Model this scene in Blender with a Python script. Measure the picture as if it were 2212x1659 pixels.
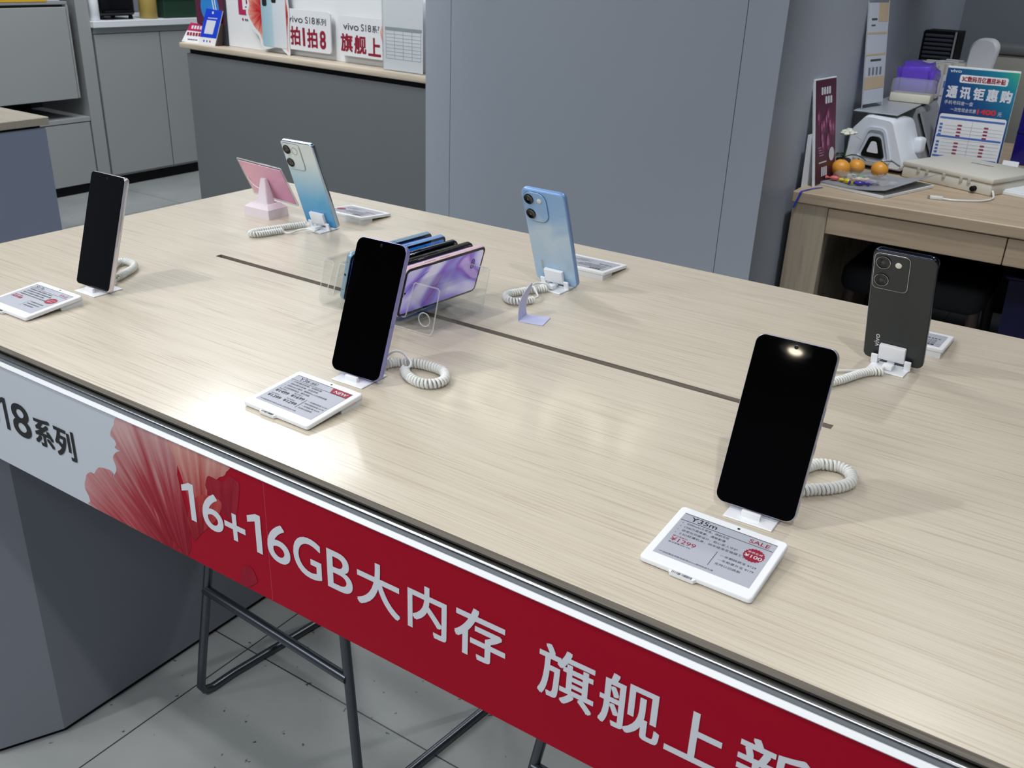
import bpy, bmesh, math, random
from mathutils import Vector, Matrix
random.seed(7)
PI = math.pi
R_ = math.radians
for o in list(bpy.data.objects):
    bpy.data.objects.remove(o)
SC = bpy.context.scene
COL = SC.collection

# ---------------------------------------------------------------- camera
cam_d = bpy.data.cameras.new('camera')
cam = bpy.data.objects.new('camera', cam_d)
COL.objects.link(cam)
rx = (0.83328729, 0.55154396, 0.0378359)
ry = (0.25742536, -0.32653659, -0.9094537)
rz = (-0.48924889, 0.76757613, -0.41408019)
cam.matrix_world = Matrix(((rx[0], -ry[0], -rz[0], 0.0), (rx[1], -ry[1], -rz[1], 0.0),
                           (rx[2], -ry[2], -rz[2], 1.37), (0, 0, 0, 1)))
cam_d.sensor_width = 36.0
cam_d.lens = 36.0 * 2037.45 / 2212.0
cam_d.clip_start = 0.05
cam_d.dof.use_dof = True
cam_d.dof.focus_distance = 1.15
cam_d.dof.aperture_fstop = 20
SC.camera = cam

# ---------------------------------------------------------------- world, exposure
W = bpy.data.worlds.new('world')
SC.world = W
W.use_nodes = True
W.node_tree.nodes['Background'].inputs[0].default_value = (0.75, 0.87, 1.0, 1)
W.node_tree.nodes['Background'].inputs[1].default_value = 0.05
SC.view_settings.view_transform = 'Standard'
SC.view_settings.look = 'None'
SC.view_settings.gamma = 1.0
SC.view_settings.use_curve_mapping = False
SC.view_settings.exposure = 0.42

# ---------------------------------------------------------------- shop lamps and added fill lights
def area(name, loc, size, power, rot=(0, 0, 0), color=(1, 1, 1), sy=None):
    l = bpy.data.lights.new(name, 'AREA')
    l.energy = power
    l.color = color
    l.size = size
    if sy:
        l.shape = 'RECTANGLE'
        l.size_y = sy
    o = bpy.data.objects.new(name, l)
    o.location = loc
    o.rotation_euler = rot
    COL.objects.link(o)
    return o

def spot(name, loc, target, power, angle=60, blend=0.6, radius=0.05, color=(1, 0.98, 0.95)):
    l = bpy.data.lights.new(name, 'SPOT')
    l.energy = power
    l.spot_size = R_(angle)
    l.spot_blend = blend
    l.shadow_soft_size = radius
    l.color = color
    o = bpy.data.objects.new(name, l)
    o.location = loc
    d = Vector(target) - Vector(loc)
    o.rotation_euler = d.to_track_quat('-Z', 'Y').to_euler()
    COL.objects.link(o)
    return o

COOL = (0.93, 0.97, 1.0)
for lx, ly, pw in ((-0.9, 1.0, 3), (-3.4, 1.9, 30), (-1.0, -1.9, 40), (-3.2, -1.6, 44), (1.0, -1.4, 16), (1.2, 1.8, 4), (-3.9, 3.4, 30)):
    area('ceiling_fill_panel', (lx, ly, 3.12), 1.4, pw, color=COOL, sy=0.6)  # unseen fill panels, added to lift the walls, cabinets and floor
WARM = (1.0, 0.97, 0.93)
spot('shop_and_fill_spot', (-1.75, -0.30, 3.0), (-0.85, 0.75, 0.9), 50, 60, 0.7, 0.04, WARM)
spot('shop_and_fill_spot', (0.35, -0.15, 3.0), (-0.15, 0.70, 0.9), 42, 58, 0.7, 0.04, WARM)
spot('shop_and_fill_spot', (-2.35, 1.25, 3.0), (-1.25, 1.0, 0.9), 32, 55, 0.7, 0.04, WARM)
spot('shop_and_fill_spot', (-0.15, 2.75, 3.0), (-0.45, 1.15, 0.9), 36, 58, 0.7, 0.04, WARM)
spot('shop_and_fill_spot', (-3.0, 1.3, 3.0), (-3.0, 3.05, 1.3), 60, 60)
spot('shop_and_fill_spot', (-0.25, 2.35, 3.0), (-0.42, 3.40, 0.75), 110, 48, 0.9, 0.06, COOL)  # added fill spot that brightens the desk and the fronts on it
spot('shop_and_fill_spot', (0.5, 3.7, 3.0), (-0.1, 5.2, 1.25), 60, 70, 0.8, 0.06, COOL)  # fill spot added for the dim back wall at right

# ---------------------------------------------------------------- materials
def s2l(c):
    return c / 12.92 if c <= 0.04045 else ((c + 0.055) / 1.055) ** 2.4

def rgb(r, g, b):
    return (s2l(r / 255), s2l(g / 255), s2l(b / 255), 1.0)

MATS = {}
def mat(name, col=(200, 200, 200), rough=0.5, metal=0.0, spec=0.5, coat=0.0, emit=None, trans=0.0, alpha=1.0, bump=0.0, vary=0.03, nscale=40):
    if name in MATS:
        return MATS[name]
    m = bpy.data.materials.new(name)
    m.use_nodes = True
    nt = m.node_tree
    p = nt.nodes['Principled BSDF']
    p.inputs['Base Color'].default_value = rgb(*col)
    p.inputs['Roughness'].default_value = rough
    p.inputs['Metallic'].default_value = metal
    p.inputs['Specular IOR Level'].default_value = spec
    p.inputs['Coat Weight'].default_value = coat
    p.inputs['Coat Roughness'].default_value = 0.05
    p.inputs['Transmission Weight'].default_value = trans
    p.inputs['Alpha'].default_value = alpha
    if emit:
        p.inputs['Emission Color'].default_value = rgb(*col)
        p.inputs['Emission Strength'].default_value = emit
    if vary > 0:
        tc = nt.nodes.new('ShaderNodeTexCoord')
        n = nt.nodes.new('ShaderNodeTexNoise')
        n.inputs['Scale'].default_value = nscale
        n.inputs['Detail'].default_value = 3
        nt.links.new(tc.outputs['Object'], n.inputs['Vector'])
        mr = nt.nodes.new('ShaderNodeMapRange')
        mr.inputs['To Min'].default_value = 1 - vary
        mr.inputs['To Max'].default_value = 1 + vary
        nt.links.new(n.outputs['Fac'], mr.inputs['Value'])
        hs = nt.nodes.new('ShaderNodeHueSaturation')
        hs.inputs['Color'].default_value = rgb(*col)
        nt.links.new(mr.outputs[0], hs.inputs['Value'])
        nt.links.new(hs.outputs[0], p.inputs['Base Color'])
        if bump > 0:
            b = nt.nodes.new('ShaderNodeBump')
            b.inputs['Strength'].default_value = bump
            b.inputs['Distance'].default_value = 0.002
            nt.links.new(n.outputs['Fac'], b.inputs['Height'])
            nt.links.new(b.outputs[0], p.inputs['Normal'])
    MATS[name] = m
    return m

def ramp(nt, fac, stops):
    r = nt.nodes.new('ShaderNodeValToRGB')
    el = r.color_ramp.elements
    while len(el) < len(stops):
        el.new(0.5)
    for e, (pos, c) in zip(el, stops):
        e.position = pos
        e.color = rgb(*c)
    nt.links.new(fac, r.inputs[0])
    return r.outputs[0]

def wood(name, light, mid, dark, sx=5.0, sy=230.0, rough=0.34, axis='X', spec=0.4, coat=0.0):
    m = bpy.data.materials.new(name)
    m.use_nodes = True
    nt = m.node_tree
    p = nt.nodes['Principled BSDF']
    tc = nt.nodes.new('ShaderNodeTexCoord')
    def streak(a, b, det, seed, dist=0.0):
        mp = nt.nodes.new('ShaderNodeMapping')
        s = (a, b, b) if axis == 'X' else ((b, a, b) if axis == 'Y' else (b, b, a))
        mp.inputs['Scale'].default_value = s
        mp.inputs['Location'].default_value = (seed, seed * 2, seed * 3)
        nt.links.new(tc.outputs['Object'], mp.inputs['Vector'])
        n = nt.nodes.new('ShaderNodeTexNoise')
        n.inputs['Scale'].default_value = 1.0
        n.inputs['Detail'].default_value = det
        n.inputs['Distortion'].default_value = dist
        nt.links.new(mp.outputs[0], n.inputs['Vector'])
        return n.outputs['Fac']
    fine = streak(sx, sy, 2.0, 1.3, 0.25)
    broad = streak(sx * 0.35, sy * 0.16, 3.0, 4.1)
    hair = streak(sx * 1.2, sy * 0.55, 1.0, 8.7, 0.3)
    c1 = ramp(nt, fine, [(0.30, dark), (0.46, mid), (0.62, light)])
    c2 = ramp(nt, broad, [(0.25, mid), (0.65, light)])
    mx = nt.nodes.new('ShaderNodeMix'); mx.data_type = 'RGBA'
    mx.inputs['Factor'].default_value = 0.5
    nt.links.new(c1, mx.inputs['A']); nt.links.new(c2, mx.inputs['B'])
    hr = nt.nodes.new('ShaderNodeMapRange')
    hr.inputs['From Min'].default_value = 0.30; hr.inputs['From Max'].default_value = 0.40
    hr.inputs['To Min'].default_value = 0.55; hr.inputs['To Max'].default_value = 0.0
    nt.links.new(hair, hr.inputs['Value'])
    mx2 = nt.nodes.new('ShaderNodeMix'); mx2.data_type = 'RGBA'
    mx2.inputs['B'].default_value = rgb(*dark)
    nt.links.new(hr.outputs[0], mx2.inputs['Factor'])
    nt.links.new(mx.outputs['Result'], mx2.inputs['A'])
    nt.links.new(mx2.outputs['Result'], p.inputs['Base Color'])
    p.inputs['Roughness'].default_value = rough
    p.inputs['Specular IOR Level'].default_value = spec
    p.inputs['Coat Weight'].default_value = coat
    p.inputs['Coat Roughness'].default_value = 0.11
    b = nt.nodes.new('ShaderNodeBump')
    b.inputs['Strength'].default_value = 0.02
    b.inputs['Distance'].default_value = 0.0005
    nt.links.new(fine, b.inputs['Height'])
    nt.links.new(b.outputs[0], p.inputs['Normal'])
    MATS[name] = m
    return m

def clear(name, tint=(0.97, 0.98, 0.98), white=0.0, refl=1.0):
    m = bpy.data.materials.new(name)
    m.use_nodes = True
    nt = m.node_tree
    nt.nodes.remove(nt.nodes['Principled BSDF'])
    out = nt.nodes['Material Output']
    tr = nt.nodes.new('ShaderNodeBsdfTransparent')
    tr.inputs[0].default_value = (*tint, 1)
    gl = nt.nodes.new('ShaderNodeBsdfGlossy')
    gl.inputs['Roughness'].default_value = 0.04
    fr = nt.nodes.new('ShaderNodeLayerWeight')
    fr.inputs['Blend'].default_value = 0.07
    mu = nt.nodes.new('ShaderNodeMath'); mu.operation = 'MULTIPLY_ADD'
    mu.inputs[1].default_value = refl * 0.55
    mu.inputs[2].default_value = 0.012
    nt.links.new(fr.outputs['Facing'], mu.inputs[0])
    ms = nt.nodes.new('ShaderNodeMixShader')
    nt.links.new(mu.outputs[0], ms.inputs[0])
    nt.links.new(tr.outputs[0], ms.inputs[1])
    nt.links.new(gl.outputs[0], ms.inputs[2])
    last = ms
    if white > 0:
        df = nt.nodes.new('ShaderNodeBsdfDiffuse')
        df.inputs[0].default_value = (0.85, 0.87, 0.88, 1)
        m2 = nt.nodes.new('ShaderNodeMixShader')
        m2.inputs[0].default_value = white
        nt.links.new(ms.outputs[0], m2.inputs[1])
        nt.links.new(df.outputs[0], m2.inputs[2])
        last = m2
    nt.links.new(last.outputs[0], out.inputs[0])
    MATS[name] = m
    return m

def gradient(name, axis, lo, hi, stops, rough=0.3, coat=0.0, metal=0.0, wob=0.0, spec=0.5):
    """printed or lacquered colour running along an object axis"""
    m = bpy.data.materials.new(name)
    m.use_nodes = True
    nt = m.node_tree
    p = nt.nodes['Principled BSDF']
    tc = nt.nodes.new('ShaderNodeTexCoord')
    sp = nt.nodes.new('ShaderNodeSeparateXYZ')
    nt.links.new(tc.outputs['Object'], sp.inputs[0])
    mr = nt.nodes.new('ShaderNodeMapRange')
    mr.inputs['From Min'].default_value = lo
    mr.inputs['From Max'].default_value = hi
    src = sp.outputs[axis]
    if wob > 0:
        n = nt.nodes.new('ShaderNodeTexNoise')
        n.inputs['Scale'].default_value = 14
        n.inputs['Detail'].default_value = 1
        n.inputs['Distortion'].default_value = 1.2
        nt.links.new(tc.outputs['Object'], n.inputs['Vector'])
        ma = nt.nodes.new('ShaderNodeMath'); ma.operation = 'MULTIPLY_ADD'
        ma.inputs[1].default_value = wob * abs(hi - lo)
        nt.links.new(n.outputs['Fac'], ma.inputs[0])
        nt.links.new(src, ma.inputs[2])
        src = ma.outputs[0]
    nt.links.new(src, mr.inputs['Value'])
    nt.links.new(ramp(nt, mr.outputs[0], stops), p.inputs['Base Color'])
    p.inputs['Roughness'].default_value = rough
    p.inputs['Coat Weight'].default_value = coat
    p.inputs['Coat Roughness'].default_value = 0.04
    p.inputs['Metallic'].default_value = metal
    p.inputs['Specular IOR Level'].default_value = spec
    MATS[name] = m
    return m

def wallpaper(name, base, cols, scale=9.0, emit=0.35, seed=0.0):
    """picture shown on a lit phone screen: soft swirls of colour"""
    m = bpy.data.materials.new(name)
    m.use_nodes = True
    nt = m.node_tree
    p = nt.nodes['Principled BSDF']
    tc = nt.nodes.new('ShaderNodeTexCoord')
    mp = nt.nodes.new('ShaderNodeMapping')
    mp.inputs['Location'].default_value = (seed, seed, seed)
    mp.inputs['Scale'].default_value = (1.0, 1.0, 1.6)
    nt.links.new(tc.outputs['Object'], mp.inputs['Vector'])
    n = nt.nodes.new('ShaderNodeTexNoise')
    n.inputs['Scale'].default_value = scale
    n.inputs['Detail'].default_value = 0.6
    n.inputs['Distortion'].default_value = 2.6
    nt.links.new(mp.outputs[0], n.inputs['Vector'])
    stops = [(0.30 + 0.4 * i / (len(cols) - 1), c) for i, c in enumerate(cols)]
    c = ramp(nt, n.outputs['Fac'], stops)
    nt.links.new(c, p.inputs['Base Color'])
    nt.links.new(c, p.inputs['Emission Color'])
    p.inputs['Emission Strength'].default_value = emit
    p.inputs['Roughness'].default_value = 0.08
    MATS[name] = m
    return m

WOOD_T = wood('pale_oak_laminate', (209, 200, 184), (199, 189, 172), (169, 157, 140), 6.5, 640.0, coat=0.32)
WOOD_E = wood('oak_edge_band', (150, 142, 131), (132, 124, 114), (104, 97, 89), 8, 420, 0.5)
WOOD_D = wood('desk_oak', (196, 176, 151), (186, 165, 140), (160, 140, 117), 3.0, 70, 0.5, 'X', 0.3)
WOOD_V = wood('desk_oak_upright', (192, 178, 158), (182, 167, 146), (156, 141, 122), 3.0, 70, 0.5, 'Z', 0.3)
GREY_P = mat('pillar_grey_paint', (174, 181, 193), 0.42, spec=0.35, vary=0.02, nscale=2)
GREY_C = mat('counter_grey_paint', (112, 116, 119), 0.45, spec=0.3, vary=0.03, nscale=3)
GREY_K = mat('cabinet_grey_lacquer', (160, 162, 162), 0.42, spec=0.3, vary=0.02, nscale=3)
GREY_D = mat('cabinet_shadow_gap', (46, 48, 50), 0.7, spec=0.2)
GREY_L = mat('table_leg_grey', (136, 141, 152), 0.5, spec=0.3, vary=0.03, nscale=4)
GREY_B = mat('side_table_blue_grey', (160, 169, 192), 0.5, spec=0.3, vary=0.03, nscale=4)
BLACK_M = mat('matt_black', (12, 12, 13), 0.6, spec=0.2)
BLACK_G = mat('black_glass', (3, 3, 4), 0.03, spec=0.5, vary=0)
BLACK_B = mat('black_bezel', (8, 8, 9), 0.12, vary=0)
WHITE_P = mat('white_plastic', (236, 239, 244), 0.38, vary=0.01)
WHITE_C = mat('white_cord_plastic', (228, 230, 228), 0.42, vary=0.01)
WHITE_W = mat('white_panel', (232, 234, 237), 0.5, vary=0.01, nscale=4)
PAPER = mat('white_paper', (230, 232, 236), 0.7, vary=0.01)
CREAM = mat('cream_plastic', (214, 210, 198), 0.5, vary=0.02)
ALU = mat('brushed_aluminium', (190, 194, 200), 0.22, 1.0, vary=0.03, nscale=90)
CHROME = mat('polished_chrome', (200, 205, 215), 0.06, 1.0, vary=0)
INK = mat('ink_black', (24, 26, 30), 0.6, vary=0)
INK_D = mat('ink_grey', (70, 74, 80), 0.6, vary=0)
INK_R = mat('ink_crimson', (146, 18, 50), 0.6, vary=0)
INK_W = mat('ink_white', (214, 217, 226), 0.6, vary=0)
EPAPER = mat('e_paper_screen', (172, 176, 189), 0.5, vary=0.02, nscale=300)
CRIMSON = mat('banner_crimson', (160, 6, 36), 0.55, spec=0.12, vary=0.03, nscale=6)
BANNER_W = mat('banner_pale_grey', (196, 203, 212), 0.5, spec=0.3, vary=0.01, nscale=6)
ACRYL = clear('clear_acrylic')
ACRYL_E = clear('acrylic_cut_edge', (0.8, 0.83, 0.84), 0.42)
FROST = mat('frosted_acrylic', (232, 222, 230), 0.5, trans=0.0, vary=0.02, nscale=200)
STEEL = mat('stool_steel', (96, 101, 109), 0.32, 0.85, vary=0.04, nscale=60)
NAVY = mat('navy_plastic', (18, 16, 74), 0.45, vary=0.03)
DARKF = mat('dark_upholstery', (38, 40, 44), 0.85, spec=0.2, bump=0.2)
BROWN = mat('dark_brown_wood', (70, 58, 54), 0.55, vary=0.08)

# ---------------------------------------------------------------- mesh building
class MB:
    def __init__(self):
        self.v = []; self.f = []; self.m = []; self.mats = []
        self.xf = Matrix.Identity(4)

    def mi(self, m):
        if m not in self.mats:
            self.mats.append(m)
        return self.mats.index(m)

    def add(self, vs, fs, m):
        b = len(self.v)
        self.v += [tuple(self.xf @ Vector(p)) for p in vs]
        i = self.mi(m)
        for f in fs:
            self.f.append([b + k for k in f]); self.m.append(i)

    def box(self, x0, x1, y0, y1, z0, z1, m, bev=0.0, seg=2):
        if bev <= 0:
            vs = [(x, y, z) for z in (z0, z1) for y in (y0, y1) for x in (x0, x1)]
            self.add(vs, [(0, 2, 3, 1), (4, 5, 7, 6), (0, 1, 5, 4), (2, 6, 7, 3), (0, 4, 6, 2), (1, 3, 7, 5)], m)
            return
        bm = bmesh.new()
        bmesh.ops.create_cube(bm, size=1.0)
        for v in bm.verts:
            v.co = Vector(((x0 + x1) / 2 + v.co.x * (x1 - x0), (y0 + y1) / 2 + v.co.y * (y1 - y0), (z0 + z1) / 2 + v.co.z * (z1 - z0)))
        bmesh.ops.bevel(bm, geom=bm.edges[:], offset=bev, segments=seg, affect='EDGES', profile=0.5)
        self.bm(bm, m)

    def bm(self, bm, m):
        bm.verts.index_update()
        self.add([v.co[:] for v in bm.verts], [[v.index for v in f.verts] for f in bm.faces], m)
        bm.free()

    def prism(self, poly, z0, z1, m, mside=None, cap0=True, cap1=True):
        """polygon in local XY pushed along Z"""
        n = len(poly)
        vs = [(p[0], p[1], z0) for p in poly] + [(p[0], p[1], z1) for p in poly]
        side = [(i, (i + 1) % n, n + (i + 1) % n, n + i) for i in range(n)]
        b = []
        if cap0: b.append(list(range(n))[::-1])
        if cap1: b.append(list(range(n, 2 * n)))
        if mside is None or mside is m:
            self.add(vs, side + b, m)
        else:
            self.add(vs, side, mside); self.add(vs, b, m)

    def flat(self, poly, m, z=0.0):
        self.add([(p[0], p[1], z) for p in poly], [list(range(len(poly)))], m)

    def rings(self, rings, m, cap=True, closed=False):
        n = len(rings[0])
        vs = [p for r in rings for p in r]
        fs = []
        k = len(rings)
        for a in range(k if closed else k - 1):
            b = (a + 1) % k
            for i in range(n):
                j = (i + 1) % n
                fs.append((a * n + i, a * n + j, b * n + j, b * n + i))
        if cap and not closed:
            fs.append(list(range(n))[::-1]); fs.append([(k - 1) * n + i for i in range(n)])
        self.add(vs, fs, m)

    def tube(self, path, r, m, n=8, closed=False):
        P = [Vector(p) for p in path]
        k = len(P)
        rs = r if isinstance(r, (list, tuple)) else [r] * k
        T = []
        for i in range(k):
            if closed:
                t = P[(i + 1) % k] - P[i - 1]
            else:
                t = P[min(i + 1, k - 1)] - P[max(i - 1, 0)]
            T.append(t.normalized())
        up = Vector((0, 0, 1)) if abs(T[0].z) < 0.9 else Vector((1, 0, 0))
        N = (up - T[0] * up.dot(T[0])).normalized()
        rg = []
        for i in range(k):
            N = (N - T[i] * N.dot(T[i])).normalized()
            B = T[i].cross(N)
            rg.append([tuple(P[i] + (N * math.cos(2 * PI * j / n) + B * math.sin(2 * PI * j / n)) * rs[i]) for j in range(n)])
        self.rings(rg, m, True, closed)

    def lathe(self, prof, c, m, n=24, axis='z'):
        rg = []
        for r, h in prof:
            ring = []
            for j in range(n):
                a = 2 * PI * j / n
                x, y = r * math.cos(a), r * math.sin(a)
                if axis == 'z': q = (c[0] + x, c[1] + y, c[2] + h)
                elif axis == 'y': q = (c[0] + x, c[1] + h, c[2] - y)
                else: q = (c[0] + h, c[1] + x, c[2] + y)
                ring.append(q)
            rg.append(ring)
        self.rings(rg, m)

    def ball(self, c, r, m, sq=(1, 1, 1), sub=3):
        bm = bmesh.new()
        bmesh.ops.create_icosphere(bm, subdivisions=sub, radius=1.0)
        for v in bm.verts:
            v.co = Vector((c[0] + v.co.x * r * sq[0], c[1] + v.co.y * r * sq[1], c[2] + v.co.z * r * sq[2]))
        self.bm(bm, m)

    def text(self, s, m, x0, y0, h=None, w=None, x1=None, y1=None, z=0.0, bold=0.0, align='l', shear=0.0):
        """lettering in local XY; the ink box is fitted to the given width and height"""
        vs, fs = glyphs(s, 0.0)
        ax = min(v[0] for v in vs); bx = max(v[0] for v in vs)
        ay = min(v[1] for v in vs); by = max(v[1] for v in vs)
        if x1 is not None: w = x1 - x0
        if y1 is not None: h = y1 - y0
        sy = h / (by - ay) if h else None
        sx = w / (bx - ax) if w else None
        if sx is None: sx = sy
        if sy is None: sy = sx
        W_ = (bx - ax) * sx
        off = 0 if align == 'l' else (-W_ / 2 if align == 'c' else -W_)
        hh = (by - ay) * sy
        e = bold * hh
        for k, (ex, ey) in enumerate(((e, e), (-e, e), (e, -e), (-e, -e)) if bold else ((0, 0),)):
            kx = (W_ - 2 * e) / W_ * sx; ky = (hh - 2 * e) / hh * sy
            self.add([(x0 + off + e + ex + (v[0] - ax) * kx + shear * (v[1] - ay) * sy, y0 + e + ey + (v[1] - ay) * ky, z + k * hh * 0.0004) for v in vs], fs, m)
        return W_

    def build(self, name, parent=None, smooth=35):
        me = bpy.data.meshes.new(name)
        me.from_pydata(self.v, [], self.f)
        for m in self.mats:
            me.materials.append(m)
        me.polygons.foreach_set('material_index', self.m)
        me.update()
        if smooth:
            me.polygons.foreach_set('use_smooth', [len(f) <= 8 for f in self.f])
            try:
                me.set_sharp_from_angle(angle=R_(smooth))
            except Exception:
                pass
            me.polygons.foreach_set('use_smooth', [len(f) <= 8 for f in self.f])
            me.update()
        o = bpy.data.objects.new(name, me)
        COL.objects.link(o)
        if parent is not None:
            o.parent = parent
        return o

GC = {}
def glyphs(s, bold=0.0):
    key = (s, bold)
    if key in GC:
        return GC[key]
    cu = bpy.data.curves.new('lettering_curve', 'FONT')
    cu.body = s
    cu.resolution_u = 6
    cu.offset = bold
    ob = bpy.data.objects.new('lettering_curve', cu)
    COL.objects.link(ob)
    bpy.context.view_layer.update()
    dg = bpy.context.evaluated_depsgraph_get()
    me = bpy.data.meshes.new_from_object(ob.evaluated_get(dg))
    vs = [tuple(v.co) for v in me.vertices]
    fs = [list(p.vertices) for p in me.polygons]
    bpy.data.objects.remove(ob)
    bpy.data.meshes.remove(me)
    bpy.data.curves.remove(cu)
    GC[key] = (vs, fs)
    return GC[key]

def rrect(w, h, r, n=6, x=0.0, y=0.0):
    """rounded rectangle centred in x, standing on y"""
    pts = []
    for cx, cy, a0 in ((w / 2 - r, r, -90), (w / 2 - r, h - r, 0), (-w / 2 + r, h - r, 90), (-w / 2 + r, r, 180)):
        for i in range(n + 1):
            a = R_(a0 + 90 * i / n)
            pts.append((x + cx + r * math.cos(a), y + cy + r * math.sin(a)))
    return pts

def circ(x, y, r, n=32):
    return [(x + r * math.cos(2 * PI * i / n), y + r * math.sin(2 * PI * i / n)) for i in range(n)]

def spline(pts, per=8, closed=False):
    P = [Vector(p) for p in pts]
    n = len(P)
    out = []
    for i in range(n if closed else n - 1):
        p0 = P[(i - 1) % n] if closed else P[max(i - 1, 0)]
        p1 = P[i]; p2 = P[(i + 1) % n]
        p3 = P[(i + 2) % n] if closed else P[min(i + 2, n - 1)]
        for k in range(per):
            t = k / per
            out.append(0.5 * ((2 * p1) + (p2 - p0) * t + (2 * p0 - 5 * p1 + 4 * p2 - p3) * t * t + (3 * p1 - p0 - 3 * p2 + p3) * t ** 3))
    if not closed:
        out.append(P[-1])
    return out

def thing(name, label, cat, loc=(0, 0, 0), rot=(0, 0, 0), group=None):
    o = bpy.data.objects.new(name, None)
    o.empty_display_size = 0.05
    COL.objects.link(o)
    o.location = loc
    o.rotation_euler = rot
    return tag(o, label, cat, group)

def tag(o, label, cat, group=None):
    o['label'] = label
    o['category'] = cat
    if group: o['group'] = group
    return o

def struct(o):
    o['kind'] = 'structure'
    return o
XZ = Matrix.Rotation(PI / 2, 4, 'X')      # local XY drawing stood up in XZ, facing -Y

# ================================================================ THE ROOM
def terrazzo():
    m = bpy.data.materials.new('grey_terrazzo')
    m.use_nodes = True
    nt = m.node_tree
    p = nt.nodes['Principled BSDF']
    tc = nt.nodes.new('ShaderNodeTexCoord')
    n1 = nt.nodes.new('ShaderNodeTexNoise'); n1.inputs['Scale'].default_value = 3.5; n1.inputs['Detail'].default_value = 6
    n2 = nt.nodes.new('ShaderNodeTexNoise'); n2.inputs['Scale'].default_value = 60; n2.inputs['Detail'].default_value = 2
    v = nt.nodes.new('ShaderNodeTexVoronoi'); v.inputs['Scale'].default_value = 38
    nt.links.new(tc.outputs['Object'], n1.inputs['Vector'])
    nt.links.new(tc.outputs['Object'], n2.inputs['Vector'])
    wb = nt.nodes.new('ShaderNodeMix'); wb.data_type = 'VECTOR'
    wb.inputs['Factor'].default_value = 0.03
    nt.links.new(tc.outputs['Object'], wb.inputs['A'])
    nt.links.new(n2.outputs['Color'], wb.inputs['B'])
    nt.links.new(wb.outputs['Result'], v.inputs['Vector'])
    base = ramp(nt, n1.outputs['Fac'], [(0.3, (150, 154, 154)), (0.7, (172, 175, 174))])
    # speck mask: close to a cell centre and only in some cells
    lt = nt.nodes.new('ShaderNodeMapRange')
    lt.inputs['From Min'].default_value = 0.08; lt.inputs['From Max'].default_value = 0.17
    lt.inputs['To Min'].default_value = 1.0; lt.inputs['To Max'].default_value = 0.0
    nt.links.new(v.outputs['Distance'], lt.inputs['Value'])
    sx = nt.nodes.new('ShaderNodeSeparateColor')
    nt.links.new(v.outputs['Color'], sx.inputs[0])
    gt = nt.nodes.new('ShaderNodeMath'); gt.operation = 'GREATER_THAN'; gt.inputs[1].default_value = 0.7
    nt.links.new(sx.outputs[0], gt.inputs[0])
    mu = nt.nodes.new('ShaderNodeMath'); mu.operation = 'MULTIPLY'
    nt.links.new(lt.outputs[0], mu.inputs[0]); nt.links.new(gt.outputs[0], mu.inputs[1])
    mx = nt.nodes.new('ShaderNodeMix'); mx.data_type = 'RGBA'
    nt.links.new(mu.outputs[0], mx.inputs['Factor'])
    nt.links.new(base, mx.inputs['A'])
    mx.inputs['B'].default_value = rgb(70, 73, 76)
    # tile joints 0.8 x 0.8 m
    br = nt.nodes.new('ShaderNodeTexBrick')
    br.offset = 0.0
    br.inputs['Scale'].default_value = 1.0
    br.inputs['Brick Width'].default_value = 0.8
    br.inputs['Row Height'].default_value = 0.8
    br.inputs['Mortar Size'].default_value = 0.0016
    br.inputs['Mortar Smooth'].default_value = 0.0
    mp = nt.nodes.new('ShaderNodeMapping')
    mp.inputs['Location'].default_value = (1.31 + 1.6, -0.25, 0)
    nt.links.new(tc.outputs['Object'], mp.inputs['Vector'])
    nt.links.new(mp.outputs[0], br.inputs['Vector'])
    m2 = nt.nodes.new('ShaderNodeMix'); m2.data_type = 'RGBA'
    nt.links.new(br.outputs['Fac'], m2.inputs['Factor'])
    nt.links.new(mx.outputs['Result'], m2.inputs['A'])
    m2.inputs['B'].default_value = rgb(62, 64, 66)
    nt.links.new(m2.outputs['Result'], p.inputs['Base Color'])
    p.inputs['Roughness'].default_value = 0.32
    p.inputs['Specular IOR Level'].default_value = 0.4
    return m

RX0, RX1, RY0, RY1, RH = -5.6, 3.0, -5.4, 5.2, 3.2
DARKC = mat('dark_ceiling_paint', (44, 46, 50), 0.8, spec=0.2)
WALLD = mat('dark_shop_wall', (62, 66, 72), 0.6, spec=0.3, nscale=2)
WALLG = mat('grey_shop_wall', (128, 133, 142), 0.5, spec=0.3, nscale=2, vary=0.02)
b = MB(); b.box(RX0, RX1, RY0, RY1, -0.06, 0, terrazzo()); struct(b.build('floor'))
b = MB(); b.box(RX0, RX1, RY0, RY1, RH, RH + 0.06, DARKC); struct(b.build('ceiling'))
b = MB(); b.box(RX0 - 0.06, RX0, RY0, RY1, 0, RH, WALLG); struct(b.build('wall_left'))
b = MB(); b.box(RX1, RX1 + 0.06, RY0, RY1, 0, RH, WALLG); struct(b.build('wall_right'))
b = MB(); b.box(RX0, RX1, RY0 - 0.06, RY0, 0, RH, WALLD); struct(b.build('wall_front'))
b = MB(); b.box(RX0, RX1, RY1, RY1 + 0.06, 0, RH, WALLG); struct(b.build('wall_back'))
# the grey clad pillar in the middle: core with three front boards and thin joints between them
b = MB()
b.box(-2.066, -0.862, 2.634, RY1, 0, RH, GREY_P)
for x0, x1 in ((-2.068, -1.9645), (-1.9625, -0.9715), (-0.9695, -0.860)):
    b.box(x0, x1, 2.622, 2.634, 0, RH, GREY_P)
struct(b.build('wall_center'))

# ================================================================ DISPLAY TABLE
TH = 0.90
TX0, TX1, TY0, TY1 = -1.54, 0.112, 0.5697, 1.452

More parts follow.
